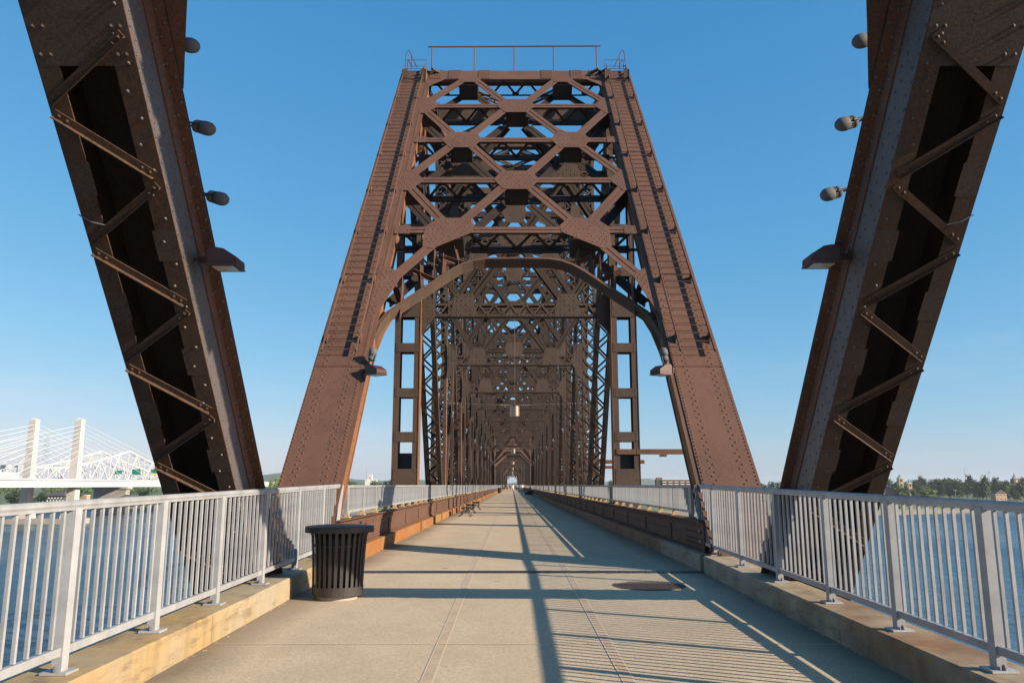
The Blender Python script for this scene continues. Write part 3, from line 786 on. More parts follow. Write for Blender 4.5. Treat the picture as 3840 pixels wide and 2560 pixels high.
    for k, yn in enumerate(NODES):
        yf = 28.315 if k == 0 else yn - .27
        o = MB(); o.box(3.56, 6.6, yf - .012, yf, 2.56, 2.75); o.box(3.56, 6.6, yf, yf + .09, 2.735, 2.75)
        for xx in (3.62, 4.3):
            for zz in (2.6, 2.71): o.rivet((xx, yf - .012, zz), (0, -1, 0), .026, True)
        o.build('outrigger_bar', RUST, e)
    o = MB(); o.box(5.1, 5.35, 28.28, 28.36, 2.48, 2.558); o.build('clamp', DULL, e)
    return e

def end_bits(e, M2):
    """the far end of a span: end posts and arched portal in coarse form"""
    m = MB(M2 @ P_FAR)
    for sg in (1, -1):
        m.box(sg * 3.43, sg * 4.54, -3, STOP, -.02, 0)
        m.box(sg * 3.45, sg * 3.47, -3, STOP, 0, T); m.box(sg * 4.42, sg * 4.44, -3, STOP, 0, T)
        for s in (11.2, 14.17, 17.07, 19.97): m.box(0, sg * 3.43, s - .15, s + .15, -.02, .0)
        for a, b, c, d in ((3.3, 8.6, 1.7, 11.3), (1.7, 11.3, 0, 14.1), (1.7, 11.3, 3.3, 14.1), (0, 14.1, 1.8, 17), (3.3, 14.1, 1.8, 17), (1.8, 17, 0, 20), (1.8, 17, 3.3, 20), (0, 20, 1.8, 22.8), (3.3, 20, 1.8, 22.8)):
            for tt in (0, T): m.bar((sg * a, b, tt), (sg * c, d, tt), .3, .02, (0, 0, 1))
        pl = [(3.40, 7.2), (3.3, 7.75), (2.15, 9.15), (1.66, 9.72), (1.25, 9.98), (0, 10.02)]
        for (a, b), (c, d) in zip(pl, pl[1:]): m.bar((sg * a, b, .36), (sg * c, d, .36), .03, .55, (0, 0, 1))
    m.box(-3.43, 3.43, 22.62, 23.55, -.022, 0)
    m.build('end_portal', RUST, e)

def girders(e, y0, y1, rich):
    for sd in (-1, 1):
        g = bpy.data.objects.new('walkway_girder', None); COL.objects.link(g); g.parent = e
        M = FX(sd)
        MB(M).box(3.36, 3.38, y0, y1, -.6, .83).build('web_plate', RUST, g)
        f = MB(M); f.box(3.262, 3.50, y0, y1, .83, .85); f.box(3.345, 3.3595, y0, y1, .69, .829); f.box(3.345, 3.3595, y0, y1, .29, .36)
        f.build('flange', RUST, g)
        if not rich: continue
        s = MB(M); y = y0 + 3
        while y < y1: s.box(3.332, 3.3595, y, y + .02, .36, .69); y += 3.3
        s.build('stiffener', RUST, g)
        rv = MB(M); y = y0 + .2; i = 0
        while y < min(y1, 70):
            rv.rivet((3.345, y, .79 - .05 * (i % 2)), (-1, 0, 0), .022, y < 35); rv.rivet((3.345, y, .325), (-1, 0, 0), .022, y < 35)
            rv.rivet((3.36, y + .04, .56), (-1, 0, 0), .018)
            if i % 2: rv.rivet((3.29, y, .85), (0, 0, 1), .017)
            y += .11 if y < 35 else .2; i += 1
        for yy in [y0 + .15 + .09 * i for i in range(16)]:
            for zz in (.42, .5, .62): rv.rivet((3.352, yy, zz), (-1, 0, 0), .022, True)
        rv.build('rivet', RUST, g, 'stuff')
        gp = MB(M); gp.poly([(y0 + .02, .28), (y0 + .02, .829), (y0 + 1.9, .829), (y0 + 1.9, .52), (y0 + 1.5, .37), (y0 + 1.5, .28)], 3.352, 3.3595, lambda a, b, h: (h, a, b)); gp.build('end_gusset', RUST, g)

def span_far(k, label):
    e = thing('truss_span', label, 'bridge span', group='spans of the rusted truss bridge')
    off = (YEND - PIER) * k
    e.location = (0, off, 0)
    st, lc = MB(), MB()
    for sd in (-1, 1):
        for i, yn in enumerate(NODES):
            L = Laced(); L.lace = lc; L.steel = st; L.inner = st
            laced(L, sd, (yn, -.8), (yn, chord_z(i) - .3), 3.52, 4.3, .46, .18, 'V', 1.4, rivets=False, wide=.12)
            if i < 9:
                hi, lo = ((i, i + 1) if i < 4 else (i + 1, i)) if i != 4 else (4, 5)
                p, q = (NODES[hi], chord_z(hi) - .5), (NODES[lo], -.6)
                laced(L, sd, p, q, 3.56, 4.36, .44, .2, 'V', 1.4, rivets=False, wide=.12)
                mid = ((p[0] + q[0]) / 2, (p[1] + q[1]) / 2)
                laced(L, sd, (mid[0], -.8), mid, 3.62, 4.22, .3, .2, 'V', 1.4, rivets=False, wide=.1)
    st.M = I4; st.flip = False
    for sd in (-1, 1):
        for i in range(9):
            st.bar((sd * 4, NODES[i], chord_z(i) + .1), (sd * 4, NODES[i + 1], chord_z(i + 1) + .1), 1.05, .75)
    st.build('truss_web', BARM, e); lc.build('lacing', BARM, e, 'stuff')  # far spans painted darker to stand for shadow deep in the tunnel
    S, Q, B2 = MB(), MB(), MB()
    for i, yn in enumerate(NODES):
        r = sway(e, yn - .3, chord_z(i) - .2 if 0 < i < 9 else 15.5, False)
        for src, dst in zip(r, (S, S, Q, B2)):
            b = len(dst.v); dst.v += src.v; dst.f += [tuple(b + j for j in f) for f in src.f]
    S.build('sway_frame', BARM, e, 'stuff'); B2.build('sway_bar', BARM, e, 'stuff'); Q.build('rear_strut', SHADE, e, 'stuff')
    end_bits(e, I4); end_bits(e, mirror_y((PIER + YEND) / 2))
    girders(e, 13.2, YEND, False)
    return e

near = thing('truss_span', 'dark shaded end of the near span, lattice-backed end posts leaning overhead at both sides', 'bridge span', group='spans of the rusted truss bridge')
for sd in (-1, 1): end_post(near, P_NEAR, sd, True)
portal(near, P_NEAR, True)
for sd in (-1, 1):                                       # inner knee plates and grey conduit seen on the underside
    MB(P_NEAR @ FX(sd)).tube([(4.39, -2, T - .05), (4.39, 2.0, T - .05), (4.33, 5.2, T - .05)], .012, 6).build('conduit', FLOOD, near)
    MB(P_NEAR @ FX(sd)).tube([(4.2, 5.9, T + .02), (4.35, 5.95, T + .04), (4.47, 6.02, T + .02)], .007, 5).build('conduit_tie', FLOOD, near)
main = span_main()
lab = ['second rusted truss span along the walkway, deep inside the lattice tunnel', 'third rusted truss span along the walkway, small in the tunnel', 'farthest rusted truss span, its arch framing the bright opening']
far2 = span_far(1, lab[0])
for k in (2, 3): dup_tree(far2, loc=(0, (YEND - PIER) * k, 0), label=lab[k - 1])
BRIDGE_END = YEND + (YEND - PIER) * 3

# ------------------------------------------------------------------ walkway deck and kerbs
def strip(name, mat, x0, x1, y0, y1, dz, n=1, kind='structure', parent=None, label=None):
    z0, z1 = grade(y0) + dz, grade(y1) + dz
    m = MB(); m.add([(x0, y0, z0), (x1, y0, z0), (x1, y1, z1), (x0, y1, z1)], [(0, 1, 2, 3)])
    return m.build(name, mat, parent, kind)
d = MB()
def slab(m, x, y0, y1, th=.45):
    za, zb = grade(y0), grade(y1)
    m.add([(-x, y0, za), (x, y0, za), (x, y1, zb), (-x, y1, zb), (-x, y0, za - th), (x, y0, za - th), (x, y1, zb - th), (-x, y1, zb - th)],
          [(0,1,2,3),(7,6,5,4),(0,4,5,1),(1,5,6,2),(2,6,7,3),(3,7,4,0)])
slab(d, 3.655, -14, 14.12); walk = d.build('walkway', DECK, None, 'structure')
d = MB(); slab(d, 3.33, 14.42, BRIDGE_END); walk2 = d.build('walkway', DECK, None, 'structure')
for (a, b, par) in ((-14, 14.12, walk), (14.42, BRIDGE_END, walk2)):
    for x0, x1 in ((-.89, -.805), (.785, .87)):
        strip('joint_strip', STRIP, x0, x1, a, b, .004, parent=par)
        strip('joint_line', PALELINE, x0 - .012, x0 - .001, a, b, .004, parent=par); strip('joint_line', PALELINE, x1 + .001, x1 + .012, a, b, .004, parent=par)
for y in (2.3, 8.35): strip('joint_line', PALELINE, -3.14, 3.14, y, y + .014, .008, parent=walk)
strip('joint_line', PALELINE, -3.14, 3.14, 11.95, 11.96, .008, parent=walk)
y = 20.5
while y < 150: strip('joint_line', STRIP, -3.14, 3.14, y, y + .02, .008, parent=walk2); y += 6.15
j = MB(); j.box(-3.655, 3.655, 14.14, 14.40, -.3, -.004); j.box(-3.17, 3.17, 14.09, 14.43, -.004, .007)
ej = thing('expansion_joint', 'dark bolted steel expansion joint plate across the walkway floor', 'joint plate')
j.build('plate', JOINT, ej)
b = MB()
for i in range(28): b.rivet((-3.0 + i * .225, 14.16, .007), (0, 0, 1), .022)
b.build('bolt', JOINT, ej, 'stuff')

def kerb_run(name, side, pieces, mats, parent_label=None):
    k = bpy.data.objects.new(name, None); COL.objects.link(k); k['kind'] = 'structure'
    for (y0, y1, mt, xo) in pieces:
        m = MB(); z0, z1 = grade(y0), grade(y1); x0, x1 = 3.18 * side, xo * side
        c = .012 * side
        pr = [(x0, 0), (x0, .27), (x0 + c, .285), (x1, .285), (x1, 0)]
        vs = [(x, y0, z0 + z - .06 * (z == 0)) for x, z in pr] + [(x, y1, z1 + z - .06 * (z == 0)) for x, z in pr]
        fs = [(0, 5, 6, 1), (1, 6, 7, 2), (2, 7, 8, 3), (3, 8, 9, 4), (4, 9, 5, 0), (0, 1, 2, 3, 4), (9, 8, 7, 6, 5)]
        if side > 0: fs = [f[::-1] for f in fs]
        m.add(vs, fs); m.build('kerb_block', mt, k)
    return k
def near_pieces(mt):
    ys = [-14, -8, -3.9, -.8, 2.3, 5.35, 8.4, 11.4, 14.13]
    return [(a + .004, b - .004, mt, 3.655) for a, b in zip(ys, ys[1:])]
kerb_run('kerb', -1, near_pieces(KERBL), None)
kerb_run('kerb', 1, near_pieces(KERBR), None)
def far_pieces(side):
    out = []; y = 14.41; i = 0
    while y < 150:
        L = 1.25 if y < 50 else 4.0
        m = KERBO if side < 0 else (KERBR if y < 18 else KERBD)
        if side < 0 and y > 21 and i % (6 if y < 50 else 2) == 4 % (6 if y < 50 else 2): y += .35
        out.append((y, y + L - .008, m, 3.33)); y += L; i += 1
    out.append((y, BRIDGE_END, KERBO if side < 0 else KERBD, 3.33))
    return out
kerb_run('kerb', -1, far_pieces(-1), None); kerb_run('kerb', 1, far_pieces(1), None)

cr = MB(); rr_ = random.Random(4)
for i in range(420):
    sd = rr_.choice((-1, 1)); y = rr_.uniform(4, 30) ** 1.0; q = rr_.uniform(.003, .009); x = sd * (3.176 - abs(rr_.gauss(0, .022)) - q)
    z = grade(y) - .001
    cr.add([(x - q, y - q, z), (x + q * 1.2, y - q * .8, z), (x + q, y + q, z), (x - q * .8, y + q * 1.3, z), (x, y, z + q * 1.1)], [(0, 1, 4), (1, 2, 4), (2, 3, 4), (3, 0, 4)])
cr.build('kerb_grit', STRIP, None, 'stuff')
mh = thing('manhole_cover', 'round dark cast iron cover set in the walkway, half in shadow', 'manhole cover', (1.96, 12.6, grade(12.6) + .004))
MB().lathe([(.56, -.03), (.56, -.001), (.545, .0), (.5, -.001)], 40).build('frame', MANH, mh)
g = MB()
for i in range(-11, 12):
    for jx in range(-11, 12):
        if math.hypot(i, jx) < 11.2: g.box(i * .043 - .015, i * .043 + .015, jx * .043 - .015, jx * .043 + .015, .0005, .003)
g.build('tread_pattern', MANH, mh, 'stuff')
for a in (0, 2.1, 4.2): MB().lathe([(.02, -.001), (.016, .005)], 8, (.47 * math.cos(a), .47 * math.sin(a), 0)).build('bolt', MANH, mh)

# ------------------------------------------------------------------ railings
def railing_near(side, posts, y_end, label):
    r = thing('railing', label, 'railing')
    X = 3.39 * side
    ya, yb = -6.0, y_end
    def lng(name, dx0, dx1, z0, z1, y0, y1):
        m = MB(); a, b = grade(y0) + .285, grade(y1) + .285
        xs = sorted((X + dx0, X + dx1))
        m.add([(xs[0], y0, a + z0), (xs[1], y0, a + z0), (xs[1], y0, a + z1), (xs[0], y0, a + z1), (xs[0], y1, b + z0), (xs[1], y1, b + z0), (xs[1], y1, b + z1), (xs[0], y1, b + z1)],
              [(0,1,2,3)[::1], (7,6,5,4), (0,4,5,1), (1,5,6,2), (2,6,7,3), (3,7,4,0)])
        return m
    tr = lng('t', -.024, .024, 1.155, 1.19, ya, yb)
    tr.tube([(X, ya, grade(ya) + .285 + 1.196), (X, yb, grade(yb) + .285 + 1.196)], .032, 10)
    tr.build('top_rail', ALU, r)
    lng('b', -.02, .02, .13, .19, ya, yb - .35).build('bottom_rail', ALU, r)
    pm = MB(); pm.box(-.036, .036, -.045, .045, .02, 1.16); pme = pm.mesh('post', ALU)
    bm = MB(); bm.box(-.095, .095, -.085, .085, .002, .02); bme = bm.mesh('base_plate', ALU)
    wm = MB()
    for a in (-1, 1): wm.lathe([(.016, .022), (.016, .045), (.008, .06)], 8, (.0, a * .068, 0))
    wme = wm.mesh('anchor_bolt', FLOOD)
    bal = MB(); bal.box(-.0125, .0125, -.0125, .0125, .19, 1.156); bme2 = bal.mesh('baluster', ALU)
    ps = sorted(posts)
    for y in ps:
        p = link('post', pme, r, loc=(X, y, grade(y) + .285)); q = link('base_plate', bme, p); link('anchor_bolt', wme, p)
    ps2 = ps + [yb + (.28)]
    for a, b in zip(ps2, ps2[1:]):
        n = 10 if b - a > 1.2 else max(2, int((b - a) / .145) - 1)
        for i in range(1, n + 1):
            yy = a + (b - a) * i / (n + 1)
            if yy < yb - .42: link('baluster', bme2, r, loc=(X, yy, grade(yy) + .285))
    # slanting end frame beside the end post
    e = MB(); e.bar((X, yb - .4, grade(yb) + .285 + .115), (X, yb + .0, grade(yb) + .285 + 1.2), .06, .05, (0, 1, 0)); e.build('end_bar', ALU, r)
    if side < 0:
        pl = MB(); zz = grade(yb) + .285
        pl.poly([(yb - .62, zz + .15), (yb - .40, zz + .15), (yb, zz + 1.16), (yb - .24, zz + 1.16)], X + .018, X + .024, lambda a, b, h: (h, a, b)); pl.build('end_plate', ALU, r)
    else:
        cl = MB()
        for i in range(6):
            q = i / 5.5; cl.box(X - .06, X - .02, yb - .42 + .4 * q, yb - .36 + .4 * q, grade(yb) + .44 + q, grade(yb) + .5 + q)
        cl.build('end_clip', ALU, r)
    return r
railing_near(-1, [-5.2, -3.6, -2, -.4, 1.2, 2.84, 4.44, 6.0, 7.5, 9.0, 10.6, 12.22, 13.8], 15.35, 'grey metal baluster railing on the yellow-stained kerb, above the left river view')
railing_near(1, [-5.2, -3.6, -2, -.4, 1.2, 2.86, 4.5, 6.06, 7.55, 9.1, 10.8, 12.5, 14.15], 15.42, 'pale metal baluster railing on the rust-stained kerb, sun striking from behind it')

def railing_far(side, label):
    r = thing('railing', label, 'railing'); X = 3.42 * side
    y0 = 15.95
    m = MB(); m.box(X - .03, X + .03, y0, BRIDGE_END, 1.44, 1.49); m.build('top_rail', ALU, r)
    m = MB(); m.box(X - .018, X + .018, y0, BRIDGE_END, .95, 1.0); m.build('bottom_rail', ALU, r)
    pm = MB(); pm.box(-.03, .03, -.03, .03, .855, 1.44); pme = pm.mesh('post', ALU)
    sm = MB(); sm.box(-.09, .07, -.11, .11, .8515, .872); sm.box(-.045, .045, -.04, .04, .872, .955); sme = sm.mesh('post_shim', BLOCKY)
    bm = MB(); bm.box(-.013, .013, -.013, .013, 1.0, 1.44); bme = bm.mesh('baluster', ALU)
    nb = 0; rest = MB(); posts = MB(); shims = MB()
    y = y0 + .1; k = 0
    while y < BRIDGE_END - 2:
        if k < 55:
            p = link('post', pme, r, loc=(X, y, 0)); link('post_shim', sme, p)
        else:
            posts.box(X - .03, X + .03, y - .03, y + .03, .855, 1.44)
        for i in range(1, 12):
            yy = y + 1.62 * i / 12
            if nb < 290: link('baluster', bme, r, loc=(X, yy, 0)); nb += 1
            elif yy < 160 or i % 2: rest.box(X - .013, X + .013, yy - .013, yy + .013, 1.0, 1.44)
        y += 1.62; k += 1
    posts.build('distant_post', ALU, r, 'stuff'); rest.build('distant_baluster', ALU, r, 'stuff')
    MB().box(X - .035, X + .035, y0 - .06, y0 + .01, .93, 1.49).build('end_post', ALU, r)
railing_far(-1, 'long low railing on the sunlit left girder, running into the tunnel')
railing_far(1, 'long low railing on the shaded right girder, bars facing the sun')

# ------------------------------------------------------------------ things on the walkway
def make_bin(loc, label):
    b = thing('litter_bin', label, 'litter bin', loc, group=None)
    MB().lathe([(.27, -.03), (.27, .05), (.25, .06)], 32).build('plinth', GREYC, b, smooth=False)
    MB().lathe([(.335, .05), (.345, .055), (.352, .17), (.335, .172), (.33, .16)], 40).build('base_ring', BLACK, b)
    MB().lathe([(.30, .12), (.33, .75), (.335, .87), (.31, .87)], 28).build('liner', LINER, b, smooth=True)
    n = 28; sm = MB()
    prof = [(.345, .16), (.353, .4), (.366, .65), (.380, .82), (.402, .905)]
    for (r0, z0), (r1, z1) in zip(prof, prof[1:]):
        sm.add([(r0, -.021, z0), (r0, .021, z0), (r1, .021, z1), (r1, -.021, z1), (r0 - .008, -.021, z0), (r0 - .008, .021, z0), (r1 - .008, .021, z1), (r1 - .008, -.021, z1)],
               [(0,1,2,3),(7,6,5,4),(1,5,6,2),(0,3,7,4)])
    sme = sm.mesh('slat', BLACK)
    for i in range(n):
        o = link('slat', sme, b); o.rotation_euler = (0, 0, 2 * math.pi * (i + .5) / n)
    MB().lathe([(.345, .70), (.352, .702), (.352, .72), (.345, .722)], 36).build('hoop', BLACK, b)
    lid = MB(); lid.lathe([(.455, .888), (.472, .89), (.475, .9), (.473, .962), (.46, .972), (.3, .985), (.15, .985), (.05, .983)], 48)
    l = lid.build('lid', BLACK, b, smooth=False)
    MB().lathe([(.012, .985), (.012, 1.01), (.02, 1.018), (.022, 1.03), (.01, 1.04)], 8, (.30, -.05, 0)).build('lid_eye', STEEL, b)
    return b
BIN = make_bin((-2.55, 11.35, grade(11.35)), 'large black slatted litter bin with flat round lid beside the left kerb')
dup_tree(BIN, loc=(-2.45, 150, 0), label='small distant black litter bin near the walkers on the left')

def make_bench(loc, label, rz=0):
    b = thing('bench', label, 'bench', loc, rz, 'backless benches by the left kerb')
    for i in range(5):
        x = -.2 + i * .1
        MB().box(x - .042, x + .042, -.75, .75, .43 - .012 * abs(i - 2) * -1, .462 - .012 * abs(i - 2) * -1).build('slat', WOOD, b)
    for yy in (-.62, .62):
        m = MB()
        for sg in (1, -1):
            m.tube([(sg * .05, yy, .40), (sg * .17, yy, .40), (sg * .19, yy, .30), (sg * .15, yy, .18), (sg * .22, yy, .05), (sg * .29, yy, .012)], .019, 6)
            m.tube([(sg * .16, yy, .17), (sg * .08, yy, .25), (0, yy, .275)], .015, 6)
            m.box(sg * .25, sg * .33, yy - .03, yy + .03, 0, .02)
        m.box(-.22, .22, yy - .02, yy + .02, .40, .425)
        m.build('leg_frame', IRON, b)
    return b
B0 = make_bench((-2.40, 39.4, 0), 'black iron backless bench closest to the big bin', .0)
dup_tree(B0, loc=(-2.42, 44.2, 0), label='middle one of three backless benches along the orange kerb')
dup_tree(B0, loc=(-2.40, 50.5, 0), label='backless bench farthest down the walkway of the three')

# bronze area lamps and grey floodlights, all bracketed to the steel
def area_lamp(loc, sgn, label, rz=0, sc=1.0):
    """head reaches out along +x (times sgn), open glass below"""
    a = thing('area_lamp', label, 'area lamp', loc, rz, 'bronze area lamps on the bridge posts'); a.scale = (sc, sc, sc)
    h = MB(FX(sgn))
    prof = [(.0, .0), (.40, .0), (.41, .02), (.40, .10), (.22, .215), (.12, .235), (.03, .235), (.0, .2)]
    h.poly([(x + .1, z) for x, z in prof], -.17, .17, lambda u, v, w: (u, w, v))
    h.box(.105, .505, -.178, .178, .03, .042); h.build('housing', BRONZE, a)
    h = MB(FX(sgn)); h.box(.10, .515, -.182, .182, -.022, -.0015); h.build('door_frame', BRONZE, a)
    h = MB(FX(sgn)); h.box(.16, .455, -.13, .13, -.027, -.0225); h.build('lens', LENS, a)
    h = MB(FX(sgn)); h.box(-.06, .1, -.035, .035, .07, .14); h.box(-.07, -.05, -.07, .07, .02, .19); h.box(-.2, -.06, -.02, .02, .09, .12); h.build('bracket', BRONZE, a)
    return a
def floodlight(loc, aim, label, sc=1.0, group='small grey floodlights on the bridge posts'):
    f = thing('floodlight', label, 'floodlight', loc, group=group)
    ax = Vector(aim).to_track_quat('Z', 'Y').to_matrix()
    def L(prof, n=16): 
        m = MB(); m.lathe([(r * sc, z * sc) for r, z in prof], n, (0, 0, 0), ax); return m
    L([(.03, -.01), (.062, 0), (.07, .02), (.07, .07)]).build('rear_housing', FLOOD, f, smooth=True)
    L([(.064, .0705), (.064, .105)]).build('fin_band', FLOODK, f)
    m = MB()
    for i in range(16):
        a = 2 * math.pi * i / 16; v = Vector((.066 * math.cos(a), .066 * math.sin(a), 0)) * sc
        m.bar(ax @ (v + Vector((0, 0, .07 * sc))), ax @ (v + Vector((0, 0, .106 * sc))), .008 * sc, .012 * sc, ax @ v.normalized())
    m.build('fin', FLOOD, f, 'stuff')
    L([(.07, .106), (.078, .12), (.078, .17), (.070, .205), (.05, .235), (.02, .25)]).build('hood', FLOOD, f, smooth=True)
    m = MB(); 
    s1 = (ax @ Vector((1, 0, 0))) * .082 * sc; dd = (ax @ Vector((0, 0, 1)))
    for k in (1, -1): m.tube([s1 * k + dd * .08 * sc, s1 * k * .9 - dd * .05 * sc, -dd * .1 * sc], .011 * sc, 6)
    m.tube([-dd * .1 * sc, -dd * .2 * sc], .022 * sc, 8); m.build('yoke', FLOODK, f)
    return f
def near_y(z, t=0): return 2 * PIER - (13.81 + .866 * z)
for z, nm in ((5.62, 'topmost'), (5.0, 'middle'), (4.42, 'lowest')):
    y = near_y(z)
    floodlight((-3.45, y + .1, z + .18), (.93, -.2, -.3), nm + ' of three grey floodlights on the dark left post against the sky', .95)
    floodlight((3.45, y + .1, z + .23), (-.93, -.2, -.3), nm + ' of three grey floodlights on the dark right post against the sky', .95)
area_lamp((-3.45, 8.2, 3.79), 1, 'bronze box lamp jutting from the dark left post over the railing', 0, .78)
area_lamp((3.46, 8.3, 3.85), -1, 'bronze box lamp jutting from the dark right post over the railing', 0, .78)
area_lamp((-3.33, 17.2, 3.86), 1, 'bronze lamp under a grey floodlight on the sunlit left portal post', R(-35), .9)
area_lamp((3.33, 17.2, 3.86), -1, 'bronze lamp under a floodlight on the shaded right portal post', R(35), .9)
floodlight((-3.25, 17.3, 4.2), (.1, .1, 1), 'grey floodlight aimed up above the left portal lamp', 1.2)
floodlight((3.25, 17.3, 4.2), (-.1, .1, 1), 'dark floodlight aimed up above the right portal lamp', 1.2)
INN = [(k, sd) for k in range(1, 10) for sd in (-1, 1)]
ordn = ['first', 'second', 'third', 'fourth', 'fifth', 'sixth', 'seventh', 'eighth', 'ninth']
fl0 = {}
for k, sd in INN:
    nm = ('floodlight on the %s lattice post inside the tunnel, %s side' % (ordn[k - 1], 'sunlit left' if sd < 0 else 'shaded right'))
    p = (sd * 3.2, NODES[k] - .75 * (k != 0), 4.9)
    if sd not in fl0: fl0[sd] = floodlight(p, (-sd * .15, -.1, 1), nm, 1.15)
    else: dup_tree(fl0[sd], loc=p, label=nm)
    nm = ('rounded area lamp on the %s lattice post inside the tunnel, %s side' % (ordn[k - 1], 'sunlit left' if sd < 0 else 'shaded right'))
    if k % 2: area_lamp((sd * 3.35, NODES[k] - .8, 4.3), -sd, nm)

def pendant(y, z, hang, label):
    p = thing('pendant_lamp', label, 'pendant lamp', (0, y, z), group='bronze drum lamps hanging down the centre')
    MB().lathe([(.235, 0), (.245, .004), (.245, .50), (.235, .505), (.02, .51)], 28).build('drum', LAMPM, p, smooth=False)
    MB().lathe([(.06, .51), (.06, .58), (.03, .59)], 12).build('cap', BRONZE, p)
    MB().tube([(0, 0, .58), (0, 0, hang - z)], .010, 6).build('rod', BRONZE, p)
    w = MB()
    for sd in (-1, 1):
        w.tube([(0, 0, .56), (sd * .35, 0, .57)], .012, 5); w.tube([(sd * .35, 0, .57), (sd * 3.5, 0, .68)], .006, 4)
        for i in range(5): w.lathe([(.02, 0), (.02, .05)], 6, (sd * (.36 + i * .09), 0, .55))
        w.lathe([(.02, 0), (.02, .04)], 6, (sd * 3.1, 0, .64)); w.lathe([(.025, 0), (.025, .04)], 6, (sd * 2.95, 0, .63))
    w.build('guy_wire', WIRE, p)
    return p
pn = ['nearest bronze drum lamp hanging on a rod in the tunnel centre', 'second bronze drum lamp hanging down the tunnel centre', 'third drum lamp hanging down the tunnel centre, small', 'fourth drum lamp in the hanging row, tiny', 'fifth drum lamp in the hanging row, tiny', 'sixth drum lamp in the hanging row, a speck', 'seventh drum lamp in the hanging row, a speck']
P0 = pendant(40.42, 4.95, 10.2, pn[0])
for i, l in enumerate(pn[1:]): dup_tree(P0, loc=(0, 40.42 + 49.2 * (i + 1), 5.0), label=l)

pg = thing('sign_pole', 'dark pole on a heavy weighted base standing by the right kerb', 'pole', (2.75, 128, 0))
MB().tube([(0, 0, .3), (0, 0, 4.6)], .08, 8).build('pole', IRON, pg)
m = MB()
for i in range(9):
    a = i * .7; m.box(math.cos(a) * .55 - .28, math.cos(a) * .55 + .28, math.sin(a) * .55 - .2, math.sin(a) * .55 + .2, .0 + .004 * i, .3 + .05 * (i % 3))
m.box(-.3, .3, -.3, .3, .0, .62); m.build('weighted_base', IRON, pg)
for sg in (1, -1): MB().tube([(0, 0, 1.3), (sg * .5, 0, .3)], .05, 6).build('brace', IRON, pg)

# walkers far down the deck
def person(loc, rz, label, shirt, legs, stride=.18, bag=None):
    p = thing('person', label, 'person', loc, rz, 'people walking far down the bridge')
    V = [(0,0,.92),(0,0,1.15),(0,.0,1.38),(0,0,1.50),(0,.02,1.60),(0,.02,1.72),
         (-.09,0,.90),(-.10,stride*.55,.50),(-.10,stride*.6-.05,.08),(-.10,stride*.6+.13,.035),
         (.09,0,.90),(.10,-stride*.3,.50),(.10,-stride-.08,.10),(.10,-stride+.08,.035),
         (-.19,0,1.40),(-.24,-.06,1.12),(-.24,.06,.88),(.19,0,1.40),(.24,.06,1.12),(.24,.15,.90)]
    E = [(0,1),(1,2),(2,3),(3,4),(4,5),(0,6),(6,7),(7,8),(8,9),(0,10),(10,11),(11,12),(12,13),(2,14),(14,15),(15,16),(2,17),(17,18),(18,19)]
    Rr = [.15,.14,.16,.06,.09,.085,.09,.07,.045,.04,.09,.07,.045,.04,.055,.045,.04,.055,.045,.04]
    me = bpy.data.meshes.new('body'); me.from_pydata(V, E, []); me.update()
    o = link('body', me, p); me.materials.append(SKIN)
    md = o.modifiers.new('skin', 'SKIN')
    for i, r in enumerate(Rr): me.skin_vertices[0].data[i].radius = (r, r * (.8 if i < 3 else 1))
    me.skin_vertices[0].data[0].use_root = True
    o.modifiers.new('sub', 'SUBSURF').levels = 1; o.modifiers['sub'].render_levels = 1
    s = MB(); s.lathe([(.15,.88),(.165,1.0),(.17,1.2),(.19,1.36),(.13,1.46),(.07,1.5)], 12)
    for i in (0, 1):
        a, b = V[(14, 17)[i]], V[(15, 18)[i]]; s.tube([a, b], [.075, .07], 8)
    for k, v in enumerate(s.v): s.v[k] = (v[0], v[1] * .85, v[2])
    s.build('shirt', shirt, p, smooth=True)
    t = MB(); t.lathe([(.13,.80),(.165,.84),(.165,.94)], 12)
    for a, b in ((6, 7), (10, 11)):
        A, B = Vector(V[a]), Vector(V[b]); t.tube([A, B.lerp(A, .1)], [.11, .1], 8)
    t.build('shorts', legs, p, smooth=True)
    MB().lathe([(.09,1.66),(.105,1.70),(.09,1.78),(.03,1.81)], 10, (0, .0, 0)).build('hair', IRON, p, smooth=True)
    return p
CW = flat_mat('white_cloth', (.75, .75, .75), .9); CB = flat_mat('blue_cloth', (.08, .16, .4), .9); CK = flat_mat('dark_cloth', (.03, .03, .035), .9)
CR = flat_mat('red_cloth', (.5, .06, .05), .9); CG = flat_mat('grey_cloth', (.25, .25, .25), .9)
pd = [(-2.4, 205, 'person in pale shirt and dark shorts walking at far left by the railing', CG, CK), (-1.95, 208, 'person in dark clothes walking close to the left railing', CK, CK),
      (-1.35, 200, 'person in bright blue shirt walking left of centre', CB, CK), (-.6, 230, 'person in red shirt far back at the tunnel mouth', CR, CK),
      (.05, 190, 'person all in white walking down the middle', CW, CW), (1.05, 198, 'person in grey top and black shorts walking right of middle', CG, CK),
      (1.9, 212, 'person in dark blue top behind the white-shirted walker', CB, CG), (2.15, 185, 'person in white shirt with dark shorts walking on the right', CW, CG), (2.75, 203, 'person in tan top walking beside the right railing', flat_mat('tan_cloth', (.5, .4, .28), .9), CK)]
for i, (x, y, lb, a, b) in enumerate(pd): person((x, y, 0), 0 if i % 2 else math.pi, lb, a, b)

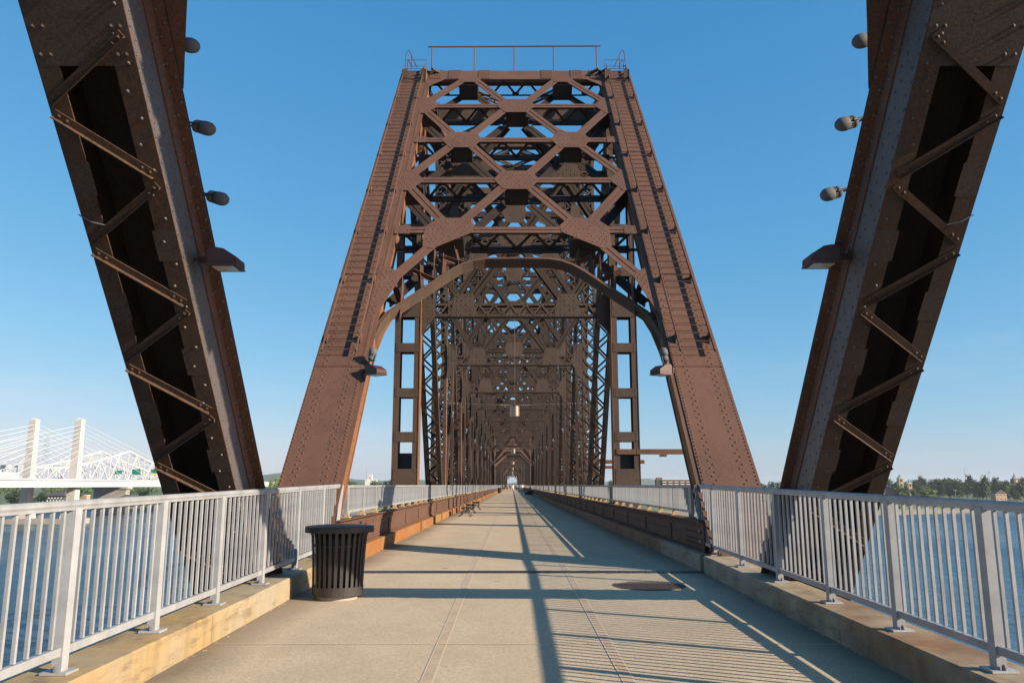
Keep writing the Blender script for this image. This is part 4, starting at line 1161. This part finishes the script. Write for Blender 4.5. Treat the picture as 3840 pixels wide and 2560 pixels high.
# ------------------------------------------------------------------ river, banks, hills
WZ = -24.5
m = MB(); m.add([(-9000, -2500, WZ), (9000, -2500, WZ), (9000, 9000, WZ), (-9000, 9000, WZ)], [(0, 1, 2, 3)]); m.build('river_water', WATER, None, 'structure')
shore = [(-9000, 1150), (-3000, 1000), (-1200, 900), (-620, 850), (-400, 825), (-250, 765), (0, 700), (180, 690), (330, 717), (523, 824), (900, 1020), (1800, 1350), (9000, 2400)]
prof = [(-8, WZ - 1), (4, WZ + 1.2), (12, WZ + 2.2), (34, WZ + 2.6), (70, WZ + 5.2), (110, WZ + 8), (260, WZ + 10.5), (800, WZ + 11), (7000, WZ + 14)]
pts = []
for (a, b), (c, d) in zip(shore, shore[1:]):
    n = max(1, int(math.hypot(c - a, d - b) / 60)) if abs(a) < 1500 else 3
    for i in range(n): pts.append((a + (c - a) * i / n, b + (d - b) * i / n))
pts.append(shore[-1]); rg = random.Random(3)
vs, fs = [], []
for (x, y) in pts:
    w = rg.uniform(-5, 5)
    for (dd, z) in prof: vs.append((x + dd * x / 6000, y + dd + w, z + (rg.uniform(-.4, .4) if dd > 20 else 0)))
k = len(prof)
for i in range(len(pts) - 1):
    for jx in range(k - 1): fs.append((i * k + jx, (i + 1) * k + jx, (i + 1) * k + jx + 1, i * k + jx + 1))
MB().add(vs, fs).build('riverbank', LAND, None, 'structure')
def hill(y, x0, x1, hs, seed):
    rr = random.Random(seed); m = MB(); n = 60; vs = []; f = []
    for i in range(n + 1):
        q = i / n; x = x0 + (x1 - x0) * q
        h = WZ + 12 + hs * math.sin(math.pi * q) ** .4 * (.75 + .25 * math.sin(q * 13 + seed) + .08 * rr.random())
        for (dy, kz) in ((-500, 0), (-200, .7), (0, 1), (300, .8), (900, 0)): vs.append((x, y + dy, WZ + 6 + (h - WZ - 6) * kz))
    for i in range(n):
        for jx in range(4): f.append((i * 5 + jx, (i + 1) * 5 + jx, (i + 1) * 5 + jx + 1, i * 5 + jx + 1))
    m.add(vs, f).build('hills', HILLM, None, 'structure')
hill(5200, -2600, -350, 92, 1); hill(6500, -200, 1500, 76, 4)

# trees: a few crowns of many leaf clumps, copied and scaled
def crown_mesh(name, mat, seed, n=900):
    rr = random.Random(seed); m = MB()
    lobes = [(Vector((rr.uniform(-.55, .55), rr.uniform(-.55, .55), rr.uniform(.35, 1.25))), rr.uniform(.3, .5)) for _ in range(9)] + [(Vector((0, 0, .75)), .55), (Vector((0, 0, 1.3)), .38)]
    for _ in range(n):
        c, r = rr.choice(lobes)
        v = Vector((rr.gauss(0, 1), rr.gauss(0, 1), rr.gauss(0, 1))).normalized()
        p = c + v * r * (rr.random() ** .35)
        s = rr.uniform(.035, .085)
        t = Vector((rr.gauss(0, 1), rr.gauss(0, 1), rr.gauss(0, 1))).normalized(); b = t.orthogonal().normalized(); nn = t.cross(b)
        m.add([p - t * s, p + b * s * .8 + nn * s * .3, p + t * s, p - b * s * .8 + nn * s * .3], [(0, 1, 2, 3)])
    for c, r in lobes:                                   # inner foliage mass
        q = r * .72
        vs = [c + Vector(d) * q * rr.uniform(.8, 1.1) for d in ((1,0,0),(0,1,0),(-1,0,0),(0,-1,0),(0,0,1),(0,0,-1))]
        m.add(vs, [(0,1,4),(1,2,4),(2,3,4),(3,0,4),(1,0,5),(2,1,5),(3,2,5),(0,3,5)])
    return m.mesh(name, mat)
CR_D = [crown_mesh('crown', LEAFD, s) for s in (11, 12, 13)]; CR_M = [crown_mesh('crown', LEAFM, s) for s in (21, 22)]; CR_B = [crown_mesh('crown', LEAFB, s) for s in (31, 32)]
tk = MB(); tk.tube([(0, 0, -.25), (.01, 0, .2), (0, .01, .5), (.02, 0, .9)], [.05, .04, .03, .015], 7); tk.tube([(0, 0, .35), (.25, .05, .75)], [.022, .01], 6); tk.tube([(0, 0, .4), (-.22, -.1, .8)], [.022, .01], 6)
TRUNK = tk.mesh('trunk', BARK)
def ground_z(x, y):
    for (a, b), (c, d) in zip(shore, shore[1:]):
        if a <= x <= c: dd = y - (b + (d - b) * (x - a) / (c - a)); break
    else: dd = 300
    for (d0, z0), (d1, z1) in zip(prof, prof[1:]):
        if d0 <= dd <= d1: return z0 + (z1 - z0) * (dd - d0) / (d1 - d0)
    return prof[-1][1] if dd > 0 else WZ
def tree(x, y, ztop, w, crowns, label, i):
    gz = ground_z(x, y); h = max(4, ztop - gz)
    t = thing('tree', label, 'tree', (x, y, gz), i * 1.7, 'trees on the far bank')
    r = w / 1.7
    c = link('crown', crowns[i % len(crowns)], t, loc=(0, 0, h * .06)); c.scale = (r, r, h * .94 / 1.7)
    k = link('trunk', TRUNK, t); k.scale = (h * .5, h * .5, h * .6)
TR = [(565.9,960,14.8,24.2,'D','tall dark tree rising highest above the right bank roofs'),(712,1250,19.4,24,'D','hazy dark tree on the skyline left of the tall dark one'),(662,1300,19,26,'D','rounded skyline tree above the church side'),
 (597,1100,12.2,31.9,'M','broad mid-green tree behind the bank houses'),(555.9,1000,8.6,32,'D','wide dark tree low behind the brown roofs'),(609.6,1150,11.8,22.8,'M','mid-green tree between church and dark trees'),
 (425.5,880,1.8,24.2,'B','bright sunlit round tree in front of the church towers'),(451.6,870,-.8,18.6,'B','bright low tree right of the church towers'),(619.5,980,7.7,16.5,'D','dark tree at the right edge behind brick house'),
 (664.7,1080,8.8,21.4,'M','sunlit tree left of the clock tower'),(753.7,1250,15.6,26.8,'D','skyline tree behind the tan brick house'),(582.5,1250,13.7,21,'M','hazy tree left of the church'),
 (827.5,1300,15.6,21.9,'D','distant tree right of the clock tower'),(548.7,950,4,17.4,'D','dark tree beside the tan brick house'),(580.5,1150,10.6,26.4,'M','pale green tree just right of the church'),
 (456.7,930,1.1,14.2,'D','small dark tree behind the bright low tree'),(585.8,940,2.5,14.3,'D','dark tree between tan and brick houses'),(577,1020,7.2,18.7,'M','mid-green tree right of the wide dark tree'),(450.6,900,-1.5,11,'M','small tree beside the low bright tree'),(567.8,1060,5,19.4,'D','dark tree deep behind the bank houses'),
 (112.7,780,11,21,'D','bushy tree right of the right hanger post above the railing'),(110,900,8,16,'D','dark tree left of the right hanger post'),(-235,800,12,13,'B','bright green tree between the two left posts'),
 (-223,1100,8.4,22,'M','dark green tree left of the white landmark building'),(-190,1100,8.8,26,'M','tree right of the white landmark building'),(-165,1090,9.6,22,'M','tree beside the left hanger post'),(-254,1120,8,22,'M','low tree at the left of the white building gap'),
 (-541,880,-3,26,'D','dark tree mass at the far left edge under the bridge'),(-520,890,-5,20,'D','dark tree left of the boathouse'),(-505,930,-5,16,'M','tree between white building and pylon leg'),(-455,900,-6,13,'M','tree right of the boathouse roof'),(-440,960,-2,14,'M','sunlit tree right of the pylon leg'),(60,1100,7,24,'D','tree showing past the lattice on the right'),(-60,900,6,26,'M','tree beyond the end of the walkway at left'),(40,950,6,30,'M','tree beyond the end of the walkway at right')]
for i, (x, y, zt, w, kd, lb) in enumerate(TR): tree(x, y, zt, w, {'D': CR_D, 'M': CR_M, 'B': CR_B}[kd], lb, i)
def woods(name, x0, x1, y0, y1, hs, n, mat, seed, follow=False):
    rr = random.Random(seed); m = MB()
    for _ in range(n):
        x = rr.uniform(x0, x1); y = rr.uniform(y0, y1)
        if follow:
            for (a, b), (c, d) in zip(shore, shore[1:]):
                if a <= x <= c: y += b + (d - b) * (x - a) / (c - a)
        gz = ground_z(x, y); h = hs * rr.uniform(.7, 1.1); w = h * rr.uniform(.4, .6)
        for _k in range(34):
            v = Vector((rr.gauss(0, 1), rr.gauss(0, 1), rr.gauss(0, 1))).normalized() * rr.random() ** .4
            p = Vector((x, y, gz + h * .52)) + Vector((v.x * w, v.y * w, v.z * h * .48)); s = h * rr.uniform(.06, .13)
            t = Vector((rr.gauss(0, 1), rr.gauss(0, 1), rr.gauss(0, 1))).normalized(); b = t.orthogonal().normalized()
            m.add([p - t * s, p + b * s, p + t * s, p - b * s], [(0, 1, 2, 3)])
        c = Vector((x, y, gz + h * .5)); q = (w * .8, w * .8, h * .42)
        vs = [c + Vector((d[0] * q[0], d[1] * q[1], d[2] * q[2])) for d in ((1,0,0),(0,1,0),(-1,0,0),(0,-1,0),(0,0,1),(0,0,-1))]
        m.add(vs, [(0,1,4),(1,2,4),(2,3,4),(3,0,4),(1,0,5),(2,1,5),(3,2,5),(0,3,5)])
    o = m.build(name, mat, None, 'stuff'); return o
woods('far_woods', 350, 1500, 250, 900, 22, 420, LEAFD, 5, True)
woods('far_woods', -1300, 350, 330, 900, 17, 330, LEAFM, 6, True)
woods('bank_shrubs', 300, 800, 40, 95, 3.6, 130, LEAFM, 8, True)
woods('bank_shrubs', -900, -250, 20, 60, 4.5, 110, LEAFD, 9, True)

# houses and landmarks on the banks
def house(name, label, cat, x, y, w, d, h, wall, roof, rise, gable_x=True, wins=(3, 1), rz=0, chim=False, group=None):
    gz = ground_z(x, y); b = thing(name, label, cat, (x, y, gz), rz, group)
    wl = MB(); wl.box(-w / 2, w / 2, -d / 2, d / 2, -1, h); wl.build('wall', wall, b)
    r = MB()
    if rise > 0:
        if gable_x: r.poly([(-d / 2 - .4, h), (d / 2 + .4, h), (0, h + rise)], -w / 2 - .4, w / 2 + .4, lambda a, c, e: (e, a, c + .01))
        else: r.poly([(-w / 2 - .4, h), (w / 2 + .4, h), (0, h + rise)], -d / 2 - .4, d / 2 + .4, lambda a, c, e: (a, e, c + .01))
    else: r.box(-w / 2 - .3, w / 2 + .3, -d / 2 - .3, d / 2 + .3, h + .003, h + .5)
    rf = r.build('roof', roof, b)
    if chim: MB().box(w * .25 - .4, w * .25 + .4, -.4, .4, h + rise * .3, h + rise + 1.4).build('chimney', REDBRICK, rf)
    nx, nz = wins
    for i in range(nx):
        for jx in range(nz):
            cx = -w / 2 + w * (i + .5) / nx; cz = h * (jx + .55) / nz
            ww, wh = min(1.1, w / nx * .3), min(1.6, h / nz * .5)
            f = MB(); f.box(cx - ww / 2 - .15, cx + ww / 2 + .15, -d / 2 - .08, -d / 2 - .003, cz - wh / 2 - .15, cz + wh / 2 + .15); fr = f.build('window', CREAM, b)
            p = MB(); p.box(cx - ww / 2, cx + ww / 2, -d / 2 - .1, -d / 2 - .083, cz - wh / 2, cz + wh / 2); p.build('pane', WINDOW, fr)
    return b
house('brick_house', 'long red brick house with dark roof and white windows on the right bank', 'house', 525, 850, 16, 9, 5.2, REDBRICK, ROOFD, 2.6, True, (5, 2), chim=True)
house('brick_house', 'tan two-storey brick house with pyramid roof among trees', 'house', 544, 900, 12.5, 10, 12, TANBRICK, ROOFB, 4.2, False, (3, 3))
house('white_house', 'white house with porch at the right edge of the bank', 'house', 541, 842, 9, 8, 7.5, CREAM, ROOFD, 2.5, False, (2, 2))
for x, y, w, lb in ((461, 832, 12, 'brown-roofed bungalow left of the others on the right bank'), (474, 836, 13, 'brown-roofed bungalow with chimney in mid bank row'), (488, 834, 12, 'dark gabled bungalow right in the bank row'), (499, 846, 9, 'small gabled house next to the brick house'), (440, 845, 8, 'small white-gabled house under the bright trees')):
    house('bungalow', lb, 'house', x, y, w, 9, 3.6, CREAM if w < 10 else TANBRICK, ROOFB if w > 9 else ROOFD, 3.0, w > 9, (3, 1), chim=(w == 13), group='houses on the right bank')
# twin-towered church
ch = thing('church', 'brick church with two green-capped towers above the bright trees', 'church', (474, 980, ground_z(474, 980)))
gz = ground_z(474, 980)
MB().box(-20, -5, 4, 24, -1, 9).build('nave', REDBRICK, ch)
r = MB(); r.poly([(-20.4, 9), (-4.6, 9), (-12.5, 15.5)], 3.6, 24.4, lambda a, b, h: (a, h, b)); r.build('roof', ROOFD, ch)
for (x, w, zt, zc) in ((0, 5.2, 10, 15), (11, 4.4, 4, 8)):
    t = MB(); t.box(x - w / 2, x + w / 2, -w / 2, w / 2, -1, zt - gz); tw = t.build('tower', TANBRICK, ch)
    for zz in ((zt - gz) - 4.2, (zt - gz) - 10):
        o = MB(); o.box(x - w * .25, x + w * .25, -w / 2 - .1, -w / 2 - .004, zz, zz + 2.8); o.build('louvre', WINDOW, tw)
    c = MB(); c.box(x - w / 2 - .4, x + w / 2 + .4, -w / 2 - .4, w / 2 + .4, zt - gz + .004, zt - gz + .7); c.build('cornice', CREAM, tw)
    c = MB(); c.lathe([(w * .36, zt - gz + .7), (w * .38, zt - gz + 1.6), (w * .22, zt - gz + 3), (.5, zt - gz + 3.4), (.4, zt - gz + 4.6), (.08, zc - gz)], 12, (x, 0, 0)); c.build('copper_cap', COPPER, tw)
ck = thing('clock_tower', 'red brick clock tower with slender grey spire on the skyline', 'clock tower', (702, 1120, ground_z(702, 1120)))
gz = ground_z(702, 1120)
MB().box(-4, 4, -4, 4, -1, 10 - gz).build('tower', REDBRICK, ck)
MB().lathe([(4.6, 10 - gz + .003), (3, 11.5 - gz), (1.6, 14 - gz), (.1, 18.5 - gz)], 8).build('spire', GREYC, ck)
MB().lathe([(1.3, 0), (1.3, .15)], 20, (0, -4.16, 7 - gz), Matrix.Rotation(R(90), 3, 'X')).build('clock_face', CREAM, ck)
for sx in (-1, 1): MB().lathe([(.8, 10 - gz), (.1, 13 - gz)], 6, (sx * 3.6, -3.6, 0)).build('pinnacle', GREYC, ck)
wl = thing('white_building', 'white stepped landmark building with central tower far beyond the left railing', 'building', (-265, 1500, ground_z(-265, 1500)))
gz = ground_z(-265, 1500)
MB().box(-9, 13, -6, 6, -1, 10 - gz).build('wall', CREAM, wl); MB().box(-3.5, 3.5, -4, 4, 10 - gz + .003, 20 - gz).build('tower', CREAM, wl)
for x in (-8, -5, 6, 9, 12): MB().box(x - .8, x + .8, -6.4, -5, 10 - gz + .003, 12.5 - gz).build('turret', CREAM, wl)
for x in (-1.5, 1.5): MB().box(x - .5, x + .5, -4.1, -4.004, 12 - gz, 18 - gz).build('window', WINDOW, wl)
MB().tube([(-8, 0, 10 - gz), (-8, 0, 34 - gz)], .25, 5).build('mast', WIRE, wl)
mo = thing('motel', 'long brick and white balcony building behind the right railing', 'building', (200, 1000, ground_z(200, 1000)))
gz = ground_z(200, 1000)
MB().box(-14, 24, -6, 6, -1, 8 - gz).build('wall', REDBRICK, mo)
MB().box(-21, -14.01, -5, 6, -1, 8.5 - gz).build('stair_block', ROOFD, mo); MB().box(-20, -13, -3, 5, 8.51 - gz, 10.8 - gz).build('plant_room', REDBRICK, mo)
MB().box(-14.5, 24.5, -7, 6.4, 8 - gz + .004, 8.5 - gz).build('roof', CREAM, mo)
for i in range(5):
    x = -11.5 + i * 7.4
    for jx in range(3):
        z = 8 - gz - 2.9 * (jx + 1)
        b = MB(); b.box(x - 2.4, x + 2.4, -7.2, -6.01, z, z + .9); b.build('balcony', CREAM, mo)
        b = MB(); b.box(x - 2.2, x + 2.2, -6.12, -6.004, z + .95, z + 2.4); b.build('window', WINDOW, mo)
house('white_building', 'low white building with dark windows behind the left pylon', 'building', -532, 900, 12, 10, 8.5, CREAM, CREAM, 0, True, (5, 2))
house('tan_building', 'low tan flat building right of the pylon leg', 'building', -505, 950, 10, 8, 6, TANBRICK, CREAM, 0, True, (3, 1))
bh = thing('boathouse', 'grey hip-roofed boathouse on stilts at the left river edge', 'boathouse', (-486, 862, ground_z(-486, 862)))
gz = ground_z(-486, 862)
MB().box(-9, 9, -6, 6, -13.5 - gz, -9.6 - gz).build('wall', ROOFD, bh)
rf = MB(); rf.add([(-11, -8, -9.6 - gz + .01), (11, -8, -9.6 - gz + .01), (11, 8, -9.6 - gz + .01), (-11, 8, -9.6 - gz + .01), (-6, 0, -5.6 - gz), (6, 0, -5.6 - gz)], [(0,1,5,4),(1,2,5),(2,3,4,5),(3,0,4),(3,2,1,0)]); rf.build('roof', ROOFD, bh)
for i in range(6): MB().box(-8.5 + i * 3.3, -7.9 + i * 3.3, -5.9, -5.3, -22 - gz, -13.5 - gz).build('stilt', CREAM, bh)
for i in range(5): MB().box(-7.6 + i * 3.3, -5.6 + i * 3.3, -6.1, -6.005, -12.6 - gz, -10.6 - gz).build('window', CREAM, bh)
lp = thing('street_light', 'tall twin-head street light on the right bank', 'street light', (441, 800, ground_z(441, 800)))
MB().tube([(0, 0, 0), (0, 0, -3 - ground_z(441, 800))], .22, 6).build('pole', WIRE, lp)
for sg in (1, -1): MB().box(sg * .2, sg * 1.6, -.3, .3, -3.3 - ground_z(441, 800), -2.9 - ground_z(441, 800)).build('lamp_head', WIRE, lp)
for x, y, zt, lb in ((1696, 3000, 66, 'thin radio mast on the right skyline'), (893, 1500, 27, 'lattice mast with head right of the tall dark tree')):
    ms = thing('radio_mast', lb, 'mast', (x, y, ground_z(x, y))); g0 = ground_z(x, y)
    MB().tube([(0, 0, 0), (0, 0, zt - g0)], [.5 * y / 1500, .25 * y / 1500], 5).build('pole', WIRE, ms)
    if y < 2000: MB().box(-2.2, 2.2, -1, 1, zt - g0 - 4, zt - g0 - 2.6).box(-1.5, 1.5, -1, 1, zt - g0 - .8, zt - g0 + .2).build('antenna', WIRE, ms)

# ------------------------------------------------------------------ cable-stayed bridge and white truss bridge on the left
cb = thing('cable_stayed_bridge', 'pale cable-stayed bridge with two tall concrete pylon legs at far left', 'bridge')
TY = 556
dk = MB(); dk.box(-331, -297, 250, 1010, 3.0, 4.6); dk.box(-331.5, -330, 250, 1010, .2, 3.0); dk.box(-298, -296.5, 250, 1010, .2, 3.0)
dk.build('deck_girder', WHITE, cb)
MB().box(-332, -331.7, 250, 1010, 4.6, 5.5).box(-296.3, -296, 250, 1010, 4.6, 5.5).build('parapet', WHITE, cb)
for i in range(40):
    y = 300 + i * 17; MB().bar((-297.2, y, 2.9), (-304, y, .3), .5, .9).build('floor_beam', WHITE, cb)
ft = MB(); ft.box(-349, -294, TY - 7, TY + 7, WZ - 1, WZ + 3.6); ft.build('pier_footing', GREYC, cb)
for x in (-335.5, -303.5):
    t = MB(); z0, z1, z2 = WZ + 3.6, 0, 48.2
    def sq(a, z, dx=0): return [(x - a + dx, TY - a * 1.1, z), (x + a + dx, TY - a * 1.1, z), (x + a + dx, TY + a * 1.1, z), (x - a + dx, TY + a * 1.1, z)]
    vs = sq(5.0, z0) + sq(2.9, z0 + 12) + sq(2.75, z1) + sq(2.3, z2 - 1.2); vs[-1] = (vs[-1][0], vs[-1][1], z2); vs[-4] = (vs[-4][0], vs[-4][1], z2 - 2)
    f = [(0, 3, 2, 1), (12, 13, 14, 15)]
    for k in range(3):
        for i in range(4): f.append((k * 4 + i, k * 4 + (i + 1) % 4, k * 4 + 4 + (i + 1) % 4, k * 4 + 4 + i))
    t.add(vs, f); t.build('pylon_leg', PALEC, cb)
    for sg in (1, -1):
        for i in range(8):
            za = 43 - i * 2.9
            ye = TY + sg * (205 - i * 23)
            xx = -331.2 if x < -320 else -296.8
            MB().tube([(x * .5 + xx * .5, TY + sg * 3, za), (xx, ye, 4.6)], .15, 5).build('cable', WHITE, cb)
for yy in (790, 905):
    for x in (-328, -314, -300): MB().lathe([(2.2, WZ - 1), (2.0, .1)], 12, (x, yy, 0)).build('pier', GREYC, cb)
    MB().box(-333, -295, yy - 2.5, yy + 2.5, -4.2, .15).build('pier_cap', GREYC, cb)
kb = thing('steel_truss_bridge', 'white steel cantilever truss bridge peaking behind the pylon legs', 'bridge')
def tz(y):
    pk = 753
    return 15 + 18 * max(0, 1 - abs(y - pk) / 112) ** 1.25 if y < 1000 else 15
ys = [350 + 16.8 * i for i in range(44)]
for X in (-362, -388):
    ch_ = MB()
    for a, b in zip(ys, ys[1:]): ch_.bar((X, a, tz(a)), (X, b, tz(b)), 1.1, 1.4)
    ch_.build('top_chord', WHITE, kb); MB().box(X - .5, X + .5, ys[0], ys[-1], 2.4, 3.5).build('bottom_chord', WHITE, kb)
    for i, y in enumerate(ys):
        MB().box(X - .3, X + .3, y - .25, y + .25, 3.5, tz(y) - .5).build('vertical_post', WHITE, kb)
        if i + 1 < len(ys):
            p, q = ((y, 3.6), (ys[i + 1], tz(ys[i + 1]) - .4)) if i % 2 == 0 else ((y, tz(y) - .4), (ys[i + 1], 3.6))
            MB().bar((X, p[0], p[1]), (X, q[0], q[1]), .55, .8).build('diagonal', WHITE, kb)
lt = MB()
for i, y in enumerate(ys):
    lt.box(-387.4, -362.6, y - .2, y + .2, tz(y) - .5, tz(y) + .1)
    if i + 1 < len(ys): lt.bar((-388 if i % 2 else -362, y, tz(y)), (-362 if i % 2 else -388, ys[i + 1], tz(ys[i + 1])), .16, .16)
lt.build('top_lateral', WHITE, kb)
MB().box(-389, -361, ys[0], ys[-1], .6, 2.1).build('deck', GREYC, kb)
for yy in (753, 520, 990):
    MB().box(-390, -360, yy - 4, yy + 4, WZ - 1, -2).box(-392, -358, yy - 5, yy + 5, -2, .5).build('pier', GREYC, kb)
def gantry(x, y, z, w, h, label, yellow=False):
    s = thing('highway_sign', label, 'highway sign', (x, y, z), 0, 'green highway signs on the left bridges')
    if yellow: MB().box(0, w, -.1, .1, h * .3, h).build('panel', SIGNG, s); MB().box(0, w, -.1, .1, 0, h * .3 - .02).build('lower_panel', SIGNY, s)
    else: MB().box(0, w, -.1, .1, 0, h).build('panel', SIGNG, s)
    MB().box(-.4, w + .4, .15, .5, h * .45, h * .6).box(w / 2 - .25, w / 2 + .25, .52, 1, 4.5 - z, h * .6).build('gantry', WHITE, s)
gantry(-329.5, 664, 10.5, 5.8, 2.9, 'leftmost small green highway sign behind the white truss')
gantry(-321, 676, 10.2, 7.2, 4.6, 'largest green highway sign, middle of the three')
gantry(-307, 680, 10.0, 5.4, 4.6, 'green highway sign with yellow lower strip nearest the dark post', True)
tkk = thing('lorry', 'white box lorry driving on the cable-stayed bridge deck', 'lorry', (-301, 478, 4.6), 0)
MB().box(-1.4, 1.4, -9, 6, 1.2, 4.4).build('trailer', WHITE, tkk); MB().box(-1.3, 1.3, 6.6, 9, .8, 3.6).build('cab', WHITE, tkk)
for yy in (-7, -5.8, 4.5, 7.8):
    for sx in (-1.25, 1.25): MB().lathe([(.55, -.18), (.55, .18)], 14, (sx, yy, .56), Matrix.Rotation(R(90), 3, 'Y')).build('wheel', IRON, tkk)

# ------------------------------------------------------------------ morning haze over the river
hz = bpy.data.materials.new('haze'); hz.use_nodes = True
hn = hz.node_tree.nodes; hn.clear(); ho = hn.new('ShaderNodeOutputMaterial'); hv = hn.new('ShaderNodeVolumePrincipled')
hv.inputs['Color'].default_value = (.86, .92, 1, 1); hv.inputs['Density'].default_value = .00006; hv.inputs['Anisotropy'].default_value = .1
hz.node_tree.links.new(hv.outputs[0], ho.inputs['Volume'])
MB().box(-9300, 9300, -2700, 9300, WZ - 2.5, 84).build('haze', hz, None, 'stuff')
